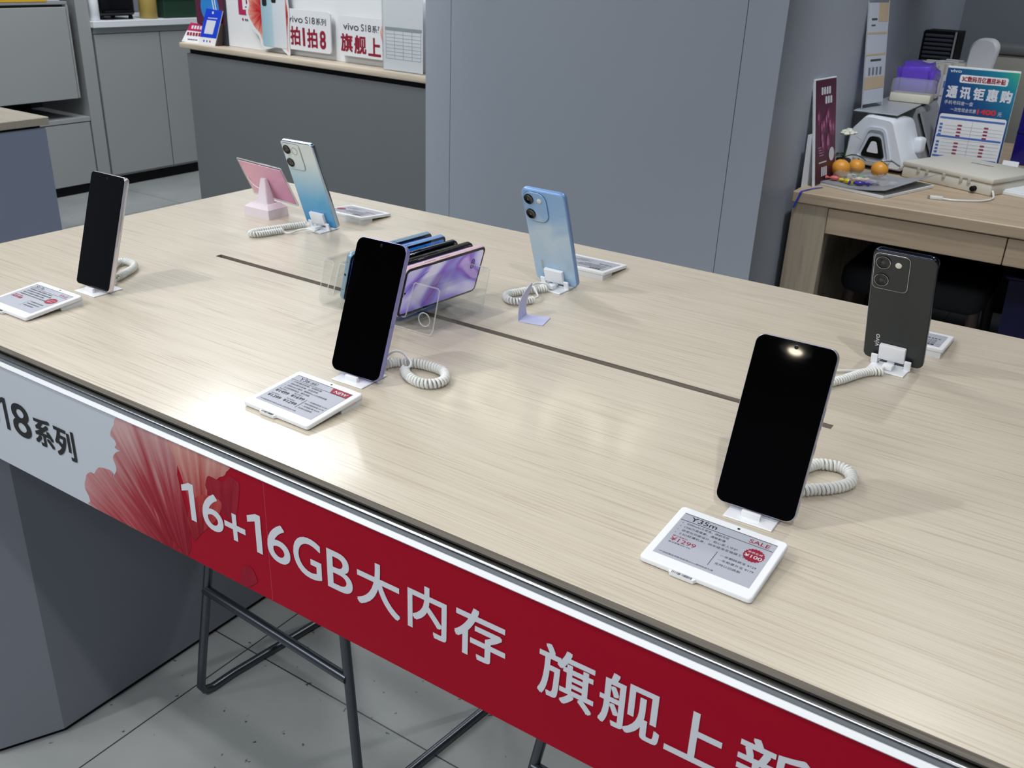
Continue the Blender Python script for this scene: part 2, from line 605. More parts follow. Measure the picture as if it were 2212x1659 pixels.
def slotted_top(mb, x0, x1, y0, y1, z0, z1, m, me, slot=None):
    """board; with a cable slot cut through the middle when asked"""
    if not slot:
        mb.box(x0, x1, y0, y1, z0, z1, m, 0.001, 1)
        return
    sx0, sx1, sy0, sy1 = slot
    xs = [x0, sx0, sx1, x1]; ys = [y0, sy0, sy1, y1]
    vs = [(x, y, z) for z in (z0, z1) for y in ys for x in xs]
    top = []; bot = []
    for j in range(3):
        for i in range(3):
            if i == 1 and j == 1: continue
            q = [j * 4 + i, j * 4 + i + 1, (j + 1) * 4 + i + 1, (j + 1) * 4 + i]
            top.append([16 + k for k in q]); bot.append(q[::-1])
    mb.add(vs, top + bot, m)
    side = []
    def wall(seq):
        for a, c in zip(seq, seq[1:] + seq[:1]):
            side.append([a, c, 16 + c, 16 + a])
    wall([0, 1, 2, 3, 7, 11, 15, 14, 13, 12, 8, 4])
    mb.add(vs, side, me)
    side2 = [[c, a, 16 + a, 16 + c] for a, c in ((5, 6), (6, 10), (10, 9), (9, 5))]
    mb.add(vs, side2, me)

table = thing('display_table', 'long pale oak display table with a red banner along its front edge', 'table', (0, 0, 0))
b = MB()
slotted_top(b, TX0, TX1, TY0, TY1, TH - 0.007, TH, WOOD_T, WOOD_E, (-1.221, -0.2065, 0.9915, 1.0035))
b.build('tabletop', table, 0)
b = MB()
b.box(TX0 + 0.02, TX1 - 0.02, TY0 + 0.02, 0.9915 - 0.012, TH - 0.034, TH - 0.007, BLACK_M)
b.box(TX0 + 0.02, TX1 - 0.02, 1.0035 + 0.012, TY1 - 0.02, TH - 0.034, TH - 0.007, BLACK_M)
b.box(TX0 + 0.03, TX1 - 0.03, 0.97, 1.03, TH - 0.050, TH - 0.022, mat('slot_liner', (84, 77, 68), 0.7))
b.build('under_frame', table, 0)
def end_leg(name, x_out, x_in, y0, y1, m, parent):
    """slab leg whose inner corners are cut back at a slant"""
    s = 1 if x_in > x_out else -1
    c = 0.052 * s
    poly = [(x_out, y0), (x_in - c, y0), (x_in, y0 + 0.105), (x_in, y1 - 0.105), (x_in - c, y1), (x_out, y1)]
    if s < 0: poly = poly[::-1]
    mb = MB()
    mb.prism(poly, 0.012, TH - 0.034, m)
    inset = [(p[0] + (0.006 if p[0] in (x_out,) and s > 0 else -0.006 * s), p[1] + (0.006 if p[1] < (y0 + y1) / 2 else -0.006)) for p in poly]
    mb.prism(inset, 0.0, 0.012, BLACK_M)
    return mb.build(name, parent, 0)
end_leg('leg', TX0 + 0.012, -1.405, 0.582, 1.442, GREY_L, table)
end_leg('leg', TX1 - 0.012, -0.023, 0.582, 1.442, GREY_L, table)
# aluminium sign rail under the front edge: rounded bead over a flat lip
b = MB()
yb = TY0 + 0.001
pr = []
for i in range(11):
    a = R_(200 - 20 * i)
    pr.append((yb + 0.0055 + 0.0055 * math.cos(a), TH - 0.0205 + 0.0042 * math.sin(a)))
pr = [(yb + 0.018, TH - 0.0245), (yb + 0.0, TH - 0.0245)] + pr + [(yb + 0.018, TH - 0.0165)]
b.rings([[(x, p[0], p[1]) for p in pr] for x in (TX0 + 0.01, TX1 - 0.01)], ALU)
b.build('sign_rail', table, 50)

# ---------------------------------------------------------------- red promotional banner
def petal_mat(name, bx, by, far, tip, midc, base, k=26, vert=1):
    m = bpy.data.materials.new(name)
    m.use_nodes = True
    nt = m.node_tree
    p = nt.nodes['Principled BSDF']
    tc = nt.nodes.new('ShaderNodeTexCoord')
    sp = nt.nodes.new('ShaderNodeSeparateXYZ')
    nt.links.new(tc.outputs['Object'], sp.inputs[0])
    def mth(op, a, c):
        n = nt.nodes.new('ShaderNodeMath'); n.operation = op
        for i, q in enumerate((a, c)):
            if isinstance(q, (int, float)): n.inputs[i].default_value = q
            else: nt.links.new(q, n.inputs[i])
        return n.outputs[0]
    dx = mth('SUBTRACT', sp.outputs[0], bx); dy = mth('SUBTRACT', sp.outputs[vert], by)
    ang = mth('ARCTAN2', dy, dx)
    dist = mth('DIVIDE', mth('SQRT', mth('ADD', mth('MULTIPLY', dx, dx), mth('MULTIPLY', dy, dy)), 0), far)
    cb = nt.nodes.new('ShaderNodeCombineXYZ')
    nt.links.new(mth('MULTIPLY', ang, k), cb.inputs[0])
    nt.links.new(mth('MULTIPLY', dist, 2.2), cb.inputs[1])
    n1 = nt.nodes.new('ShaderNodeTexNoise'); n1.inputs['Scale'].default_value = 0.55; n1.inputs['Detail'].default_value = 4
    n1.inputs['Distortion'].default_value = 0.5
    nt.links.new(cb.outputs[0], n1.inputs['Vector'])
    f = mth('ADD', mth('POWER', dist, 1.5), mth('MULTIPLY', mth('SUBTRACT', n1.outputs['Fac'], 0.5), 1.15))
    nt.links.new(ramp(nt, f, [(0.10, base), (0.45, midc), (1.0, tip)]), p.inputs['Base Color'])
    p.inputs['Roughness'].default_value = 0.55
    p.inputs['Specular IOR Level'].default_value = 0.12
    return m

ban = thing('promotional_banner', 'crimson and pale grey banner with a red flower below the near table edge', 'banner', (0, TY0 - 0.0005, 0), (PI / 2, 0, 0))
BX0, BX1, BZ0, BZ1 = TX0 + 0.012, TX1 - 0.012, 0.7185, 0.8705
b = MB()
b.box(BX0, BX1, BZ0, BZ1, -0.003, 0.0, BANNER_W)
b.build('backing_sheet', ban, 0)
b = MB()
b.rings([[(x, y, z) for y, z in ((BZ1, .0004), (BZ1, .0022), (BZ1 + .0010, .0026), (BZ1 + .0046, -.0008), (BZ1 + .0046, -.006), (BZ1, -.006))] for x in (BX0, BX1)], WHITE_P)
b.build('top_lip', ban, 0)
b = MB()
b.prism([(-0.905, BZ0 + .0002), (BX1, BZ0 + .0002), (BX1, BZ1 - .0002), (-0.965, BZ1 - .0002), (-0.965, BZ1 - 0.0012), (-0.875, BZ1 - 0.0012), (-0.845, 0.80)], 0.0, 0.0003, CRIMSON)
b.build('red_field', ban, 0)
tip, mid_, base = (198, 160, 160), (166, 66, 74), (132, 18, 38)
PETALS = [
 ('p2', [(-0.925, 0.781), (-0.923, 0.786), (-0.93, 0.789), (-0.938, 0.788), (-0.946, 0.787), (-0.953, 0.784), (-0.959, 0.778), (-0.964, 0.772), (-0.97, 0.772), (-0.976, 0.769), (-0.982, 0.763), (-0.985, 0.756), (-0.988, 0.75), (-0.989, 0.743), (-0.987, 0.738), (-0.984, 0.733), (-0.982, 0.726), (-0.977, 0.7187), (-0.84, 0.7187), (-0.885, 0.75), (-0.905, 0.765)], (-0.80, 0.66), 0.23, tip, mid_, base),
 ('p1', [(-0.892, 0.8701), (-0.899, 0.8695), (-0.905, 0.863), (-0.907, 0.857), (-0.9125, 0.85), (-0.917, 0.841), (-0.9135, 0.838), (-0.909, 0.835), (-0.9085, 0.83), (-0.912, 0.826), (-0.906, 0.8245), (-0.901, 0.825), (-0.91, 0.82), (-0.917, 0.813), (-0.9185, 0.808), (-0.9155, 0.8), (-0.916, 0.793), (-0.921, 0.786), (-0.925, 0.781), (-0.93, 0.773), (-0.922, 0.769), (-0.915, 0.768), (-0.897, 0.75), (-0.876, 0.731), (-0.862, 0.7189), (-0.80, 0.7189), (-0.79, 0.767), (-0.800, 0.828), (-0.800, 0.8701)], (-0.80, 0.685), 0.205, tip, (158, 56, 66), base),
 ('p3', [(-0.805, 0.8703), (-0.802, 0.852), (-0.793, 0.828), (-0.786, 0.80), (-0.779, 0.775), (-0.765, 0.79), (-0.753, 0.815), (-0.749, 0.835), (-0.745, 0.843), (-0.735, 0.8445), (-0.727, 0.851), (-0.721, 0.854), (-0.716, 0.861), (-0.716, 0.8703)], (-0.765, 0.70), 0.185, (206, 160, 150), (168, 60, 62), base),
 ('p4', [(-0.747, 0.845), (-0.74, 0.846), (-0.73, 0.8455), (-0.72, 0.848), (-0.716, 0.853), (-0.711, 0.857), (-0.704, 0.8565), (-0.697, 0.852), (-0.70, 0.835), (-0.706, 0.812), (-0.72, 0.80), (-0.735, 0.812), (-0.752, 0.827), (-0.751, 0.838)], (-0.73, 0.74), 0.2, (178, 84, 88), (150, 34, 50), (138, 20, 42)),
 ('p5', [(-0.784, 0.791), (-0.779, 0.803), (-0.772, 0.809), (-0.763, 0.815), (-0.754, 0.818), (-0.744, 0.8215), (-0.736, 0.821), (-0.731, 0.819), (-0.729, 0.815), (-0.735, 0.80), (-0.747, 0.784), (-0.77, 0.762), (-0.782, 0.748), (-0.79, 0.759), (-0.79, 0.778)], (-0.775, 0.725), 0.125, (192, 92, 84), (164, 48, 54), (134, 18, 38)),
 ('p6', [(-0.856, 0.773), (-0.853, 0.768), (-0.845, 0.755), (-0.838, 0.742), (-0.827, 0.732), (-0.815, 0.7275), (-0.808, 0.7191), (-0.829, 0.7191), (-0.838, 0.731), (-0.852, 0.754), (-0.858, 0.765)], (-0.83, 0.70), 0.1, (196, 130, 126), (160, 50, 58), (136, 20, 40)),
 ('p7', [(-0.71, 0.7195), (-0.7085, 0.735), (-0.704, 0.744), (-0.697, 0.749), (-0.69, 0.7495), (-0.685, 0.744), (-0.682, 0.735), (-0.688, 0.728), (-0.70, 0.7195)], (-0.70, 0.70), 0.12, (168, 66, 78), (148, 30, 48), (140, 20, 42))]
for i, (nm, poly, bp_, far, c0, c1, c2) in enumerate(PETALS):
    b = MB()
    P2 = spline([(p[0], p[1], 0) for p in poly], 3, True)
    zz = 0.0005 + 0.00004 * i
    b.prism([(p.x, max(p.y, BZ0 + .0001)) for p in P2], zz - 0.00003, zz, petal_mat('petal_print_' + nm, bp_[0], bp_[1], far, c0, c1, c2))
    b.build('printed_petal', ban, 0)
b = MB()
zz = 0.0009
b.flat([(-1.1475, .776), (-1.1405, .776), (-1.1405, .823), (-1.1462, .823), (-1.159, .8165), (-1.159, .810), (-1.1475, .8155)], INK, zz)
for ch, x0, x1, y0, y1 in (('8', -1.1295, -1.090, .7755, .824),):
    b.text(ch, INK, x0, y0, x1=x1, y1=y1, z=zz, bold=0.012)
b.text('S', INK, -1.198, .7755, x1=-1.163, y1=.824, z=zz, bold=0.012)
b.text('vivo', INK, -1.325, .777, x1=-1.215, y1=.823, z=zz, bold=0.012)
b.text('系', INK, -1.0815, .777, x1=-1.041, y1=.8175, z=zz, bold=0.022)
b.text('列', INK, -1.037, .7755, x1=-0.9955, y1=.8185, z=zz, bold=0.022)
b.build('black_lettering', ban, 0)
b = MB()
def one(mb, m, xr, y0, y1, z):
    h = y1 - y0
    st = .0088
    mb.flat([(xr - st, y0), (xr, y0), (xr, y1), (xr - st * .82, y1), (xr - .0205, y1 - .0065), (xr - .0205, y1 - .0145), (xr - st, y1 - .0098)], m, z)
one(b, INK_W, -.7745, .7755, .824, zz); one(b, INK_W, -.6690, .7755, .824, zz)
for ch, x0, x1, y0, y1, bo in (('6', -.7625, -.729, .7755, .824, .012), ('+', -.727, -.694, .7765, .811, .02),
                           ('6', -.6605, -.627, .7755, .824, .012), ('G', -.622, -.5825, .7755, .8245, .012), ('B', -.5745, -.5405, .777, .8235, .012),
                           ('大', -.535, -.4795, .7755, .832, .016), ('内', -.470, -.4235, .7765, .8315, .016), ('存', -.4145, -.3575, .776, .832, .016)):
    b.text(ch, INK_W, x0, y0, x1=x1, y1=y1, z=zz, bold=bo)
b.build('white_lettering', ban, 0)
b = MB()
for ch, x0, x1, y0, y1, bo in (('旗', -.3225, -.2665, .774, .832, .013), ('舰', -.2615, -.2045, .775, .832, .013), ('上', -.1995, -.1485, .7785, .8305, .016), ('新', -.1395, -.083, .775, .832, .013)):
    b.text(ch, INK_W, x0, y0, x1=x1, y1=y1, z=zz, bold=bo)
b.build('white_lettering', ban, 0)
b = MB()
b.box(-0.6605, -0.6600, BZ0 + .001, BZ1 - .001, 0.0003, 0.0004, mat('banner_crease', (176, 70, 90), 0.5, vary=0))
b.build('crease', ban, 0)

# ================================================================ STOOLS UNDER THE TABLE
def stool(dx, label):
    r = 0.0085
    t = thing('bar_stool', label, 'stool', (dx, 0, 0), (0, 0, 0), 'wire bar stools under the display table')
    bl, br = (-1.276, 0.895), (-0.827, 0.872)
    def frame(x, y, xt):
        s = (xt - x) / 0.64
        pts = [(xt, y + 0.035, 0.64)]
        for k in range(1, 10):
            z = 0.64 - 0.06 * k
            if z < 0.06: break
            pts.append((x + s * z, y + 0.055 * z, z))
        pts += [(x + s * 0.02, y + 0.004, 0.030), (x + 0.002, y + 0.012, 0.014), (x + 0.004, y + 0.030, r)]
        for k in range(1, 7):
            pts.append((x + 0.006 * k, y + 0.03 + 0.052 * k, r))
        yb_ = y + 0.34
        pts += [(x + 0.042, yb_ + 0.018, 0.014), (x + 0.042 + s * .03, yb_ + 0.018, 0.035)]
        for k in range(1, 10):
            z = 0.035 + 0.066 * k
            pts.append((x + 0.042 + s * z, yb_ + 0.018 - 0.05 * z, min(z, 0.64)))
        return pts
    for (x, y), xt in ((bl, -1.178), (br, -0.905)):
        mb = MB(); mb.tube(frame(x, y, xt), r, STEEL, 10); mb.build('side_frame', t, 60)
    s0 = (-1.178 + 1.276) / 0.64; s1 = (-0.905 + 0.827) / 0.64
    mb = MB(); mb.tube([(bl[0] + s0 * 0.275, bl[1] + .012, .275), (br[0] + s1 * 0.275, br[1] + .012, .275)], 0.0095, STEEL, 10); mb.build('footrest', t, 60)
    mb = MB(); mb.tube([(bl[0] + .046 + s0 * 0.3, bl[1] + .34, .30), (br[0] + .046 + s1 * 0.3, br[1] + .34, .30)], r, STEEL, 10); mb.build('rear_bar', t, 60)
    mb = MB()
    mb.box(-1.20, -0.885, 0.90, 1.26, 0.64, 0.675, DARKF, 0.014, 3)
    mb.build('seat', t)
    return t
stool(0, 'grey steel wire bar stool tucked under the left half of the table')
stool(0.721, 'grey steel wire bar stool tucked under the right half of the table')

# ================================================================ PHONES
def slab(mb, w, h, r, y0, y1, m, z0=0.0, bev=0.0012, x=0.0, n=8, dome=0):
    """rounded slab in XZ from y0 to y1 with soft edges"""
    rg = []
    for y, ins in ((y0, bev), (y0 + bev * 0.3, bev * 0.3), (y0 + bev, 0), (y1 - bev, 0), (y1 - bev * 0.3, bev * 0.3), (y1, bev)):
        rg.append([(p[0], y, p[1]) for p in rrect(w - 2 * ins, h - 2 * ins, max(r - ins, 0.0005), n, x, z0 + ins)])
    mb.rings(rg, m)

def plate(mb, w, h, r, y, m, z0=0.0, x=0.0, facing=-1, n=8):
    P_ = [(p[0], y, p[1]) for p in rrect(w, h, r, n, x, z0)]
    mb.add(P_, [list(range(len(P_)))], m)

BTN = {}
def phone(name, label, pos, yaw, tilt, w, h, frame, back=None, screen=None, back_view=False, r=0.0095, notch='dot', group=None, logo=None, cam='square', t=0.008, side_buttons=True, hole=None, lensring=CHROME):
    root = thing(name, label, 'phone', pos, (-R_(tilt), 0, R_(yaw)), group)
    ys, yb_ = (t, 0.0) if back_view else (0.0, t)       # screen side, back side
    sg = -1 if ys < yb_ else 1                          # outward direction of the screen
    b = MB(); slab(b, w, h, r, 0, t, frame, bev=0.0016); b.build('frame', root, 60)
    # screen
    b = MB()
    a, c = ys - sg * 0.0004, ys + sg * 0.0004
    slab(b, w - 0.0016, h - 0.0016, r - 0.0008, min(a, c), max(a, c), BLACK_G, 0.0008, 0.0003)
    scr = b.build('screen_glass', root, 60)
    if screen:
        b = MB(); plate(b, w - 0.0085, h - 0.0085, r - 0.003, ys + sg * 0.0006, screen, 0.00425); b.build('lit_display', scr, 0)
        if hole:
            b = MB()
            for hx, hz, hr in hole:
                b.lathe([(hr, 0), (hr, 0.0004), (0.0001, 0.0004)] if sg > 0 else [(hr, 0), (hr, -0.0004), (0.0001, -0.0004)], (hx, ys + sg * 0.0006, hz), BLACK_G, 16, 'y')
            b.build('camera_hole', scr, 0)
    elif not back_view:
        b = MB()
        b.lathe([(0.0019, 0), (0.0019, -0.0003), (0.0013, -0.0004), (0.0001, -0.0003)], (0.0, ys - 0.0003, h - 0.0062), mat('front_lens', (30, 33, 40), 0.1, vary=0), 16, 'y')
        b.build('front_camera', scr)
    if not back_view:
        b = MB()
        b.box(w / 2 - 0.0002, w / 2 + 0.0006, 0.0026, 0.0052, h * 0.545, h * 0.675, frame, 0.0004, 1)
        b.build('volume_button', root)
        b = MB()
        b.box(w / 2 - 0.0002, w / 2 + 0.0006, 0.0026, 0.0052, h * 0.405, h * 0.465, frame, 0.0004, 1)
        b.build('power_button', root)
    if back:
        b = MB(); slab(b, w - 0.0024, h - 0.0024, r - 0.0012, yb_ - 0.0005 if sg > 0 else yb_ - 0.0003, yb_ + 0.0003 if sg > 0 else yb_ + 0.0005, back, 0.0012, 0.0004)
        pan = b.build('back_panel', root, 60)
    if back_view:
        L = -w / 2
        ir, ix0, ix1, iz0, iz1 = {'square': (0.007, .0035, .0445, .0045, .0535), 'round': (0.0145, .0038, .0435, .0035, .0535), 'flat': (0.006, .003, .0445, .0045, .0545)}[cam]
        b = MB()
        slab(b, ix1 - ix0, iz1 - iz0, ir, -0.0022, 0.0, back, h - iz1, 0.0009, L + (ix0 + ix1) / 2)
        isl = b.build('camera_island', root, 60)
        b = MB()
        rim = rrect(ix1 - ix0 + 0.0006, iz1 - iz0 + 0.0006, ir + .0003, 8, L + (ix0 + ix1) / 2, h - iz1 - .0003)
        b.tube([(p[0], -0.0009, p[1]) for p in rim], 0.00055, lensring, 6, True)
        b.build('island_rim', isl, 60)
        for lx, lz in ((.0140, .0155), (.0138, .0405)):
            b = MB()
            b.lathe([(.0082, 0), (.0082, -.0016), (.0076, -.0020), (.0070, -.0016), (.0001, -.0015)], (L + lx, -.002, h - lz), BLACK_B, 32, 'y')
            ln = b.build('lens', isl, 40)
            b = MB()
            b.lathe([(.0024, 0), (.0018, -.0005), (.0001, -.0006)], (L + lx, -.0035, h - lz), mat('lens_centre', (60, 64, 70), 0.15, vary=0), 16, 'y')
            if cam == 'flat':
                b.tube([(L + lx + .0084 * math.cos(a * PI / 16), -.0036, h - lz + .0084 * math.sin(a * PI / 16)) for a in range(32)], .0004, CHROME, 6, True)
            b.build('lens_ring', ln, 40)
        fl = mat('flash_cream', (226, 222, 214), 0.3, vary=0)
        b = MB()
        if cam == 'square':
            b.tube([(L + .0315 + .0066 * math.cos(a * PI / 16), -.0024, h - .0165 + .0066 * math.sin(a * PI / 16)) for a in range(32)], .00055, CHROME, 6, True)
            b.build('flash_ring', isl, 60)
        else:
            b.lathe([(.0038, 0), (.0038, -.0008), (.0028, -.0012), (.0001, -.0013)], (L + .0318, -.002, h - .0165), fl, 20, 'y')
            b.build('flash', isl, 40)
    if logo:
        b = MB()
        b.xf = Matrix.Translation((-w / 2 + 0.0165 + 0.003, -0.0004 - 0.0003, 0.0215)) @ XZ @ Matrix.Rotation(PI / 2, 4, 'Z')
        b.text('vivo', logo, 0, 0, h=0.0066, w=0.0195, bold=0.01)
        b.build('maker_mark', root, 0)
    return root

# ---------------------------------------------------------------- coiled cords
def coil(mb, path, R=0.0043, r=0.00185, pitch=0.0043, m=WHITE_C):
    P = spline(path, 10)
    d = [0.0]
    for a, c in zip(P, P[1:]): d.append(d[-1] + (c - a).length)
    L = d[-1]
    n = int(L / pitch) * 12
    pts = []
    j = 0
    up = Vector((0, 0, 1))
    for i in range(n + 1):
        s = L * i / n
        while j < len(d) - 2 and d[j + 1] < s: j += 1
        t = (s - d[j]) / max(d[j + 1] - d[j], 1e-9)
        c = P[j].lerp(P[j + 1], t)
        T = (P[min(j + 1, len(P) - 1)] - P[max(j - 1, 0)]).normalized()
        N = (up - T * up.dot(T)).normalized()
        B = T.cross(N)
        a = 2 * PI * s / pitch
        pts.append(c + (N * math.cos(a) + B * math.sin(a)) * R)
    mb.tube(pts, r, m, 6)
    return pts

def cord(label, coilpts, wirepts, wr=0.0017, R=0.0047):
    R = R - 0.0006
    root = thing('coiled_security_cord', label, 'cord', (coilpts[0][0], coilpts[0][1], TH), (0, 0, 0), 'coiled security cords on the display table')
    off = Vector((coilpts[0][0], coilpts[0][1], 0))
    z = R + 0.0020
    C = [Vector((x, y, z)) - off for x, y in coilpts]
    b = MB(); coil(b, C, R); b.build('coil', root, 80)
    if wirepts:
        b = MB(); b.tube(spline([Vector(p) - off for p in wirepts], 8), wr, WHITE_C, 8); b.build('straight_lead', root, 80)
    return root

# ---------------------------------------------------------------- phone docks
def dock(label, pos, yaw, tilt, s, h, z):
    """white tray with front lip, two rear posts and the sensor pad stuck to the phone; s = +1 when the phone faces -Y"""
    root = thing('phone_dock', label, 'phone dock', (pos[0], pos[1], TH), (0, 0, R_(yaw)), 'phone docks on the display table')
    ph = Matrix.Translation((0, 0, z)) @ Matrix.Rotation(-R_(tilt), 4, 'X')
    t = 0.008
    yf, yr = (-0.014, 0.034) if s > 0 else (0.020, -0.030)
    low = z - (t * math.sin(R_(abs(tilt))) if s > 0 else 0.0) - 0.0012
    b = MB()
    b.box(-.0235, .0235, min(yf, yr), max(yf, yr), 0, 0.0016, WHITE_P, 0.0006, 1)
    if low > 0.003:
        b.box(-.016, .016, *( (0.001, 0.009) if s > 0 else (-0.002, 0.006)), 0.001, low, WHITE_P, 0.0004, 1)
    b.build('tray', root)
    b = MB()
    y0 = -0.0062 if s > 0 else 0.0105
    b.box(-.0092, .0092, y0, y0 + 0.0045, 0.001, z + 0.0012 if s > 0 else z + 0.006, WHITE_P, 0.0009, 2)
    b.build('front_lip', root)
    yb_ = (t * math.cos(R_(tilt)) + 0.0040) if s > 0 else -0.0045
    for x in (-0.021, 0.021):
        b = MB()
        b.xf = Matrix.Translation((x, yb_, 0.001)) @ Matrix.Rotation(-R_(tilt), 4, 'X')
        b.box(-.0042, .0042, -.0015, .0015, 0, 0.0145, WHITE_P, 0.0005, 1)
        b.build('rear_post', root)
    b = MB()
    b.xf = ph
    ya, yc = (t + 0.0004, t + 0.0070) if s > 0 else (-0.0072, -0.0008)
    b.box(-.0165, .0165, ya, yc, 0.0070, 0.0295, WHITE_P, 0.0012, 2)
    b.build('sensor_pad', root)
    b = MB()
    b.xf = ph
    ym = (ya + yc) / 2
    b.box(-.0045, .0045, ym - .002, ym + .002, 0.0015, 0.0085, WHITE_P, 0.0006, 1)
    b.xf = Matrix.Identity(4)
    yo = 0.018 * s
    b.box(-.0065, .0065, min(yo - .006, yo + .008), max(yo - .006, yo + .008), 0.0016, 0.0085, WHITE_P, 0.0022, 2)
    b.build('plug', root)
    return root

LILAC = mat('lilac_metal_frame', (150, 148, 206), 0.35, 0.3, vary=0.01)
SILV = mat('silver_lilac_frame', (186, 184, 202), 0.3, 0.5, vary=0.01)
PEARL = mat('pearl_white_frame', (226, 222, 228), 0.18, 0.6, vary=0.01)
BLUEF = mat('sky_blue_metal_frame', (124, 160, 214), 0.35, 0.25, vary=0.01)
STEELB = mat('steel_blue_frame', (130, 160, 182), 0.35, 0.25, vary=0.01)
DKF = mat('dark_chrome_frame', (58, 62, 78), 0.12, 0.9, vary=0)
BLK = mat('black_metal_frame', (24, 26, 31), 0.3, 0.5, vary=0)
PINKF = mat('rose_metal_frame', (222, 194, 208), 0.35, 0.2, vary=0.01)
GRAD = gradient('blue_gradient_back', 2, 0.0, 0.164, [(0.0, (58, 146, 206)), (0.32, (96, 172, 218)), (0.62, (176, 208, 224)), (0.8, (212, 224, 226)), (1.0, (216, 224, 224))], 0.22, 0.3, 0.05)
SKYB = gradient('sky_blue_silk_back', 2, 0.0, 0.165, [(0.0, (118, 166, 216)), (0.25, (150, 188, 224)), (0.5, (178, 204, 226)), (0.75, (194, 214, 230)), (1.0, (150, 188, 228))], 0.25, 0.4, 0.05, 0.5)
ANTH = mat('anthracite_back', (52, 56, 57), 0.34, 0.3, vary=0.02, nscale=8)

FRONT = [  # x, y, z, yaw, tilt, w, h
 (-1.2151, .7612, .0065, .6, 18.3, .0757, .1654), (-.7094, .7620, .0064, 1.7, 21.1, .0746, .1637), (-.2124, .7593, .0064, 1.0, 20.7, .0769, .1637)]
BACK = [(-1.2085, 1.2279, .0055, -.2, -19.4, .0769, .1668), (-.7021, 1.2206, .0050, -1.4, -20.8, .0758, .1659), (-.1961, 1.2253, .0050, -2.6, -18.4, .0759, .1663)]
def P(q): return (q[0], q[1], TH + q[2])
q = FRONT[0]; phone('smartphone', 'black screened phone with a pearly rim, upright at the far left end of the table', P(q), q[3], q[4], q[5], q[6], PEARL, PEARL, r=0.006)
dock('white phone dock under the pearly rimmed phone at the far left', q, q[3], q[4], 1, q[6], q[2])
q = FRONT[1]; phone('smartphone', 'black screened phone with a lilac frame standing in front of the clear phone rack', P(q), q[3], q[4], q[5], q[6], LILAC, LILAC, r=0.0105)
dock('white phone dock under the lilac framed phone', q, q[3], q[4], 1, q[6], q[2])
q = FRONT[2]; phone('smartphone', 'large black screened phone at front right behind the SALE price tag', P(q), q[3], q[4], q[5], q[6], SILV, SILV, r=0.0095)
dock('white phone dock under the large front right phone', q, q[3], q[4], 1, q[6], q[2])
q = BACK[0]; phone('smartphone', 'phone showing a white to blue gradient back beside the pink sign', P(q), q[3], q[4], q[5], q[6], mat('pale_blue_chrome', (170, 190, 214), 0.12, 0.9, vary=0), GRAD, back_view=True, r=0.006, cam='square', lensring=mat('pale_rim', (150, 166, 176), 0.3, 0.6, vary=0))
dock('white phone dock under the blue gradient phone', q, q[3], q[4], -1, q[6], q[2])
q = BACK[1]; phone('smartphone', 'phone showing a silky light blue back, standing before the grey pillar', P(q), q[3], q[4], q[5], q[6], BLUEF, SKYB, back_view=True, r=0.0095, cam='round', logo=mat('pale_mark', (170, 178, 150), 0.4, vary=0), lensring=mat('blue_rim', (96, 134, 196), 0.2, 0.7, vary=0))
dock('white phone dock under the silky light blue phone', q, q[3], q[4], -1, q[6], q[2])
q = BACK[2]; phone('smartphone', 'phone showing a charcoal back with chrome rimmed lenses, in front of the desk', P(q), q[3], q[4], q[5], q[6], DKF, ANTH, back_view=True, r=0.0085, cam='flat', logo=INK_W, lensring=CHROME)
dock('white phone dock under the charcoal backed phone', q, q[3], q[4], -1, q[6], q[2])

Z8 = TH
cord('white coiled cord looping out behind the far left phone',
     [(-1.262, .822), (-1.280, .842), (-1.292, .858), (-1.290, .869), (-1.278, .872), (-1.265, .869), (-1.254, .861), (-1.246, .850), (-1.240, .838), (-1.233, .823), (-1.229, .812)],
     [(-1.229, .812, .008), (-1.226, .806, .011), (-1.222, .804, .010), (-1.216, .796, .007), (-1.2095, .786, .006)])
cord('white coiled cord in a closed loop to the right of the lilac framed phone',
     [(-.674, .813), (-.663, .804), (-.649, .797), (-.636, .795), (-.625, .798), (-.618, .808), (-.618, .82), (-.623, .829), (-.632, .837), (-.643, .84), (-.655, .84), (-.666, .839), (-.676, .836), (-.684, .833), (-.692, .828), (-.698, .823), (-.703, .812)],
     [(-.674, .813, .008), (-.668, .816, .011), (-.671, .822, .014), (-.682, .828, .016), (-.692, .830, .019), (-.703, .827, .018), (-.709, .812, .010), (-.710, .789, .006)], R=0.0052)
cord('white coiled cord in a loop behind the large front right phone',
     [(-.205, .812), (-.195, .820), (-.185, .828), (-.179, .835), (-.171, .842), (-.164, .85), (-.157, .86), (-.153, .871), (-.154, .881), (-.16, .892), (-.169, .897), (-.177, .896), (-.185, .893), (-.192, .888), (-.199, .872), (-.204, .85)],
     [(-.204, .85, .008), (-.206, .84, .009), (-.211, .82, .008), (-.2125, .788, .006)], R=0.005)
cord('white coiled cord folded double to the left of the blue gradient phone',
     [(-1.236, 1.216), (-1.242, 1.203), (-1.249, 1.187), (-1.256, 1.165), (-1.262, 1.145), (-1.268, 1.126), (-1.268, 1.113), (-1.261, 1.106), (-1.253, 1.110), (-1.247, 1.125), (-1.242, 1.142), (-1.237, 1.158)],
     [(-1.237, 1.158, .006), (-1.229, 1.158, .003), (-1.222, 1.163, .003), (-1.222, 1.176, .004), (-1.214, 1.186, .007), (-1.204, 1.190, .007), (-1.191, 1.192, .006)], R=0.0044)
